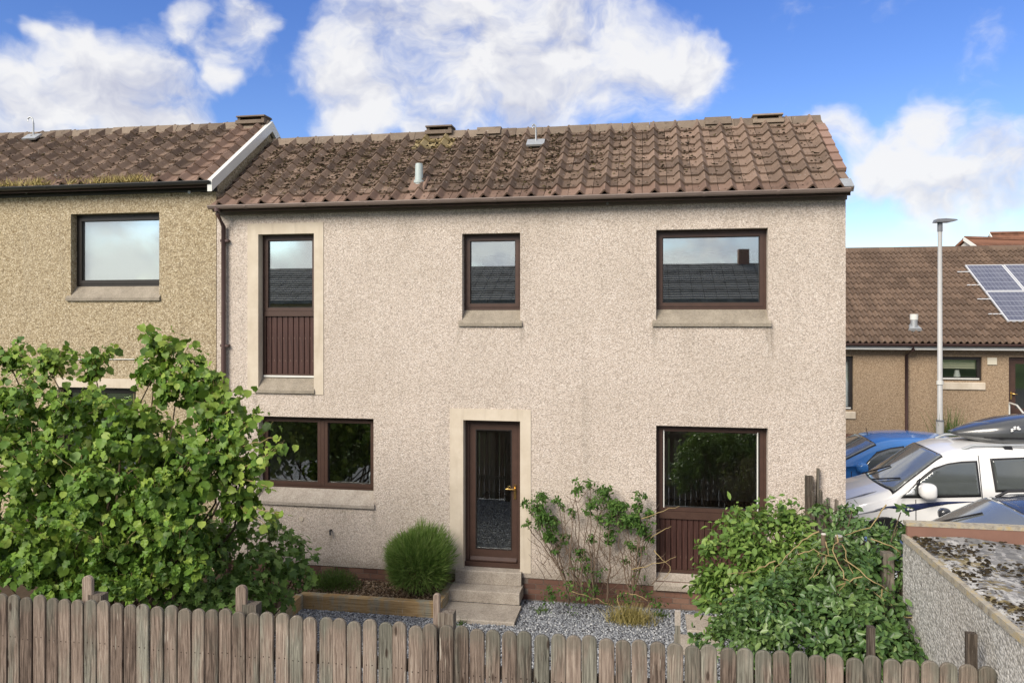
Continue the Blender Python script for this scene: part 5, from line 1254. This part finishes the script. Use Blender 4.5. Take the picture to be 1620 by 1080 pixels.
P2 = ctr+D[:3500]*lr*rng.uniform(.3, .75, 3500)[:, None]; tag(link('inner_foliage', scatter_mesh('inner_foliage', bl, blf, blades(P2, .10, .2, .01, .02, .3, dirs[:3500])), M['lavender'], lav), kind='stuff')
mb = MB()
for k in range(14): a = k*.45; mb.tube(bent(lc, lc+Vector((.35*math.cos(a), .3*math.sin(a), .45+random.uniform(0, .25))), .08), .01, 5, .003)
mb.build('stems', M['bark'], lav)
# low heathery plant under the window
hc = Vector((fx(528, -.35), -.36, .13)); he = thing('heather', 'low feathery green plant in the bed under the kitchen window', 'plant', hc)
D = rng.normal(0, 1, (2600, 3)); D[:, 2] = np.abs(D[:, 2]); D /= np.linalg.norm(D, axis=1)[:, None]; P = np.array(hc)+D*np.array([.42, .28, .26])*rng.uniform(.3, 1, len(D))[:, None]
tag(link('foliage', scatter_mesh('foliage', bl, blf, blades(P, .03, .08, .006, .012, .5, D*.6+np.array([0, 0, .6])+rng.normal(0, .3, D.shape))), M['weed'], he), kind='stuff')
mb = MB()
for k in range(10): a = k*.63; mb.tube([hc, hc+Vector((.2*math.cos(a), .15*math.sin(a), .12))], .006, 5, .003)
mb.build('stems', M['bark'], he)
# wall shrub: bare twigs below, leaf tufts above
cb_ = T(945, 950, CAM_D-.35); wsx = thing('wall_shrub', 'sparse wall shrub with bare twigs below and leafy tufts above, right of the door', 'shrub', (cb_.x, cb_.y, 0))
mb = MB(); tufts = [(850, 800, .18), (868, 828, .18), (832, 795, .06), (915, 775, .08), (880, 790, .05), (905, 810, .06), (945, 790, .14), (935, 765, .07), (955, 775, .09), (910, 762, .04), (960, 825, .13), (975, 805, .16), (990, 825, .17), (1010, 800, .09), (1020, 830, .13), (1012, 785, .07), (965, 850, .1), (870, 850, .09), (890, 800, .05), (930, 810, .06), (835, 830, .06), (1025, 810, .07), (915, 870, .07), (925, 900, .07), (1000, 860, .08), (880, 870, .07), (990, 885, .05), (935, 850, .06), (1015, 870, .06), (895, 850, .07), (925, 880, .06), (1025, 850, .07)]
roots = [(900, 955), (915, 950), (940, 955), (960, 950), (1000, 950), (925, 950)]; shoot = []
for a, b, r in tufts:
    ra = min(roots, key=lambda q: abs(q[0]-a)+random.uniform(0, 50)); s0 = T(*ra, CAM_D-.3); e0 = T(a, b, CAM_D-.2-random.uniform(0, .1))
    mid = s0.lerp(e0, .5)+Vector((random.uniform(-.08, .08), 0, .08)); mb.tube(bent(s0, e0, .07, 8, .02), .011, 5, .004)
    for q in range(4):
        st_ = s0.lerp(e0, random.uniform(.35, .95)); en = st_+Vector((random.uniform(-.22, .22), random.uniform(-.05, .03), random.uniform(.08, .34))); mb.tube(bent(st_, en, .1, 4), .005, 4, .002)
for q in range(90):
    a = random.uniform(850, 1040); b = random.uniform(850, 945); st_ = T(a, b, CAM_D-.18-random.uniform(0, .15)); en = st_+Vector((random.uniform(-.25, .25), random.uniform(-.06, .04), random.uniform(.08, .36))); mb.tube(bent(st_, en, .12, 4), .005, 4, .0018)
mb.build('branches', M['twig_grey'], wsx)
P, N = clump_points([(tuple(T(a, b, CAM_D-.25)), r) for a, b, r in tufts], 3600); N[:, 1] -= .6
leafy(wsx, P, N, 'oval', .050, M['climber'], .2, .7, 150)
mb = MB()
for (a, b, c, d) in ((1015, 820, 1075, 800), (1030, 850, 1062, 832), (1000, 900, 1070, 880), (1035, 870, 1060, 895), (1060, 895, 1050, 915), (905, 935, 965, 955), (965, 955, 975, 965), (978, 940, 985, 968), (985, 938, 1025, 950)):
    MB().tube(bent(T(a, b, CAM_D-.45), T(c, d, CAM_D-.6), .15), .007, 5, .003).build('runner', M['twig'], wsx)
wd_ = thing('weed', 'clump of weeds and ferny stems at the foot of the wall shrub', 'weeds', T(925, 950, CAM_D-.45))
P, N = clump_points([(tuple(T(a, b, CAM_D-.5)), r) for a, b, r in [(870, 945, .13), (900, 900, .10), (1010, 915, .10), (950, 905, .10), (1040, 950, .12), (880, 935, .14), (1030, 945, .14), (935, 940, .16), (980, 945, .13), (890, 940, .14), (920, 930, .18), (945, 915, .12), (905, 955, .12), (925, 900, .07), (990, 950, .13), (1005, 935, .12), (960, 950, .08), (920, 870, .05), (912, 885, .07)]], 420)
leafy(wd_, P, N, 'oval', .05, M['climber'], .2, .8, 0)
n = 700; c = T(998, 945, CAM_D-.55); P = np.array(c)+rng.normal(0, 1, (n, 3))*np.array([.14, .08, .02]); P[:, 2] = np.abs(rng.normal(0, .03, n)); tag(link('dry_grass', scatter_mesh('dry_grass', bl, blf, blades(P, .1, .3, .005, .01, .5)), M['grassy'], wd_), kind='stuff')

for (a, b, r, lab) in ((730, 985, .05, 'tiny green weed growing in the gravel in front of the slab'), (855, 968, .06, 'tiny weed growing in the gravel beside the slab corner'), (1045, 975, .05, 'tiny weed in the gravel near the thin stake')):
    q = onplane(a, b, (0, 0, 0), Vector((0, 0, 1))); wt = thing('weed', lab, 'weed', q, 'small weeds in the gravel'); n = 60
    P = np.array(q)+rng.normal(0, 1, (n, 3))*np.array([r, r*.7, 0]); tag(link('foliage', scatter_mesh('foliage', bl, blf, blades(P, .03, .10, .01, .022, .8)), M['weed'], wt), kind='stuff')
# evergreen shrubs by the garage
br_c = [(1200, 950, 7.5, .3), (1240, 890, 7.7, .3), (1120, 930, 8.0, .15), (1280, 860, 7.9, .24), (1150, 855, 8.1, .24), (1190, 835, 8.1, .25), (1135, 900, 8.0, .26), (1180, 890, 7.8, .32), (1225, 860, 8.0, .28), (1130, 950, 7.9, .22), (1165, 940, 7.6, .28), (1260, 840, 8.1, .22), (1225, 820, 8.3, .14), (1165, 825, 8.2, .14), (1145, 985, 7.6, .22), (1110, 905, 8.1, .10), (1215, 915, 7.7, .28)]
base = T(1190, 1000, 8.0); base.z = 0
pv_ = thing('privet_shrub', 'bright yellow green leafy shrub in front of the boarded lower window', 'shrub', base)
cl = [(T(a, b, d), r) for a, b, d, r in br_c]; mb = MB()
for c, r in cl: mb.tube(bent(base, c, .1), .013, 5, .004)
mb.build('branches', M['bark'], pv_); P, N = clump_points([(tuple(c), r) for c, r in cl], 900)
paths = [bent(T(a, b, 8.0), T(a+random.uniform(-12, 12), b-random.uniform(22, 34), 7.95), .06, 4) for a, b in [(1120, 880), (1135, 860), (1150, 840), (1175, 825), (1200, 815), (1230, 808), (1110, 920), (1185, 822), (1262, 822), (1245, 815), (1115, 960), (1160, 832)]]
P2, N2 = sprays(paths, 'oval', 14, .035); leafy(pv_, np.concatenate([P, P2]), np.concatenate([N, N2]), 'oval', .078, M['bright'], .0, .55, 250)
dk_c = [(1385, 870, 7.5, .22), (1365, 860, 7.6, .22), (1330, 910, 7.2, .3), (1420, 900, 7.3, .18), (1270, 1000, 6.8, .3), (1440, 990, 6.9, .18), (1380, 1010, 6.7, .3), (1200, 985, 7.0, .28), (1405, 850, 7.9, .14), (1175, 1000, 7.1, .26), (1225, 960, 7.2, .32), (1220, 1020, 6.9, .28), (1280, 930, 7.3, .34), (1285, 985, 7.0, .34), (1290, 1035, 6.7, .28), (1340, 950, 7.1, .34), (1345, 1010, 6.8, .32), (1390, 980, 7.0, .30), (1400, 1035, 6.6, .26), (1440, 1030, 6.7, .20), (1455, 1060, 6.5, .18), (1300, 875, 7.8, .26), (1350, 880, 7.7, .28), (1395, 920, 7.4, .26),
        (1410, 870, 7.7, .14), (1330, 825, 8.6, .16), (1300, 815, 8.8, .14), (1420, 835, 7.6, .12), (1435, 960, 7.1, .14), (1150, 1040, 6.8, .22), (1120, 1000, 7.4, .14), (1370, 835, 8.2, .14), (1350, 800, 8.2, .08), (1425, 810, 7.5, .06)]
base = T(1320, 1060, 7.3); base.z = 0
ev = thing('evergreen_shrub', 'dark green tangled evergreen shrub against the grey garage wall with pruned stems', 'shrub', base)
cl = [(T(a, b, d), r) for a, b, d, r in dk_c]; mb = MB()
for c, r in cl: mb.tube(bent(base, c, .12), .016, 5, .005)
mb.build('branches', M['bark'], ev); P, N = clump_points([(tuple(c), r) for c, r in cl], 1000)
ok = P[:, 0] < XB-.02+(P[:, 1] > GY)*.4; leafy(ev, P[ok], N[ok], 'oval', .074, M['dark'], .0, .6, 280)
for (px, py, rr) in ((1327, 848, .036), (1303, 845, .024)):
    a = T(px, py, 7.4); mb = MB(); mb.tube([(a.x-.03, a.y+.05, .1), (a.x, a.y, a.z-.4), a], rr, 8); s_ = mb.build('pruned_stem', M['twig_grey'], ev); MB().tube([a+Vector((0, 0, -.004)), a+Vector((0, 0, .008))], rr*.93, 8).build('cut_end', M['cutwood'], s_)
mb = MB()
for (pts) in ([(1330, 850), (1326, 880), (1332, 910), (1330, 940), (1331, 968)], [(1298, 845), (1270, 860), (1245, 885), (1225, 905)], [(1310, 862), (1316, 880), (1300, 905), (1285, 915)], [(1222, 885), (1190, 895), (1150, 905)], [(1335, 870), (1350, 900), (1370, 920)], [(1340, 890), (1380, 915), (1400, 935)], [(1400, 800), (1370, 830), (1340, 845)],
             [(1370, 945), (1380, 980), (1398, 1002)], [(1360, 905), (1330, 930), (1325, 975)], [(1425, 970), (1455, 975), (1466, 1005)], [(1290, 870), (1300, 895), (1285, 920)], [(1260, 880), (1290, 872), (1320, 885)], [(1380, 850), (1420, 870), (1432, 880)], [(1420, 985), (1430, 1015), (1440, 1030)], [(1340, 920), (1385, 935), (1410, 955)], [(1395, 930), (1400, 970), (1390, 990)]):
    pp = [T(a, b, 6.9 if b > 900 else 7.1)+Vector((random.uniform(-.02, .02), random.uniform(-.1, .1), random.uniform(-.02, .02))) for a, b in pts]
    fine_ = [pp[i].lerp(pp[i+1], k/4)+Vector((random.gauss(0, .008), random.gauss(0, .008), random.gauss(0, .008))) for i in range(len(pp)-1) for k in range(4)]+[pp[-1]]; MB().tube(fine_, .0065, 5, .003).build('bare_twig', M['twig'], ev)
# reddish shrub under the window corner
base = T(1225, 850, 9.2); base.z = 0
rd = thing('red_shrub', 'thin reddish twiggy shrub between the bright shrub and the house corner', 'shrub', base); mb = MB(); paths = []
for k in range(46):
    e0 = T(random.uniform(1185, 1285), random.uniform(792, 850), 9.2+random.uniform(-.2, .3)); p_ = bent(base+Vector((0, 0, .7)), e0, .1, 6); mb.tube(p_, .006, 4, .002); paths.append(p_[3:])
mb.build('branches', M['twig_grey'], rd); P, N = sprays(paths, 'oval', 22, .05); leafy(rd, P, N, 'oval', .045, M['reddish'], .1, .7, 0)
# tall grass at the lamp and weeds along the bungalow
p = T(1502, 690, 20.2); gr = thing('tall_grass', 'tuft of tall green grass growing at the foot of the street lamp', 'grass', (p.x, p.y, .55)); n = 260
P = np.array([p.x, p.y, .5])+rng.normal(0, 1, (n, 3))*np.array([.12, .12, .0]); link('blades', scatter_mesh('blades', bl, blf, blades(P, .5, 1.5, .012, .03, .12)), M['weed'], gr)
p = T(1428, 690, 20.9); gr = thing('weed', 'small brown weeds against the bungalow wall beside its downpipe', 'weeds', (p.x, p.y, .55)); n = 120
P = np.array([p.x, p.y, .55])+rng.normal(0, 1, (n, 3))*np.array([.16, .1, .0]); link('blades', scatter_mesh('blades', bl, blf, blades(P, .2, .6, .015, .03, .4)), M['reddish'], gr)

# ------------------------------------------------------------------ kitchen seen through the lower left window
kx = fx(455, 2.0)
ck = thing('cooker', 'dark cooker with pale knobs seen through the kitchen window', 'cooker', (kx, 2.4, FL))
MB().box(kx-.3, kx+.3, 2.1, 2.7, FL, FL+.9).build('body', M['black_plastic'], ck); MB().box(kx-.3, kx+.3, 2.08, 2.099, FL+.74, FL+.88).build('control_panel', M['gloss_black'], ck)
for k in range(5): MB().tube([(kx-.2+k*.1, 2.05, FL+.81), (kx-.2+k*.1, 2.085, FL+.81)], .02, 8).build('knob', M['white'], ck)
kt = thing('kitchen_counter', 'dark kitchen worktop running below the lower left window', 'worktop', (fx(500), .6, FL))
MB().box(HX0+.25, fx(650), .27, .85, FL+.86, FL+.90).build('worktop', M['interior_dark'], kt); MB().box(HX0+.25, fx(650), .29, .80, FL, FL+.858).build('cupboard', M['interior'], kt)
tx = fx(586, .5); MB().tube([(tx-.05, .6, FL+.90), (tx-.05, .6, FL+1.12), (tx-.05, .62, FL+1.17), (tx-.05, .66, FL+1.17)], .011, 8).build('tap', M['steel'], kt)
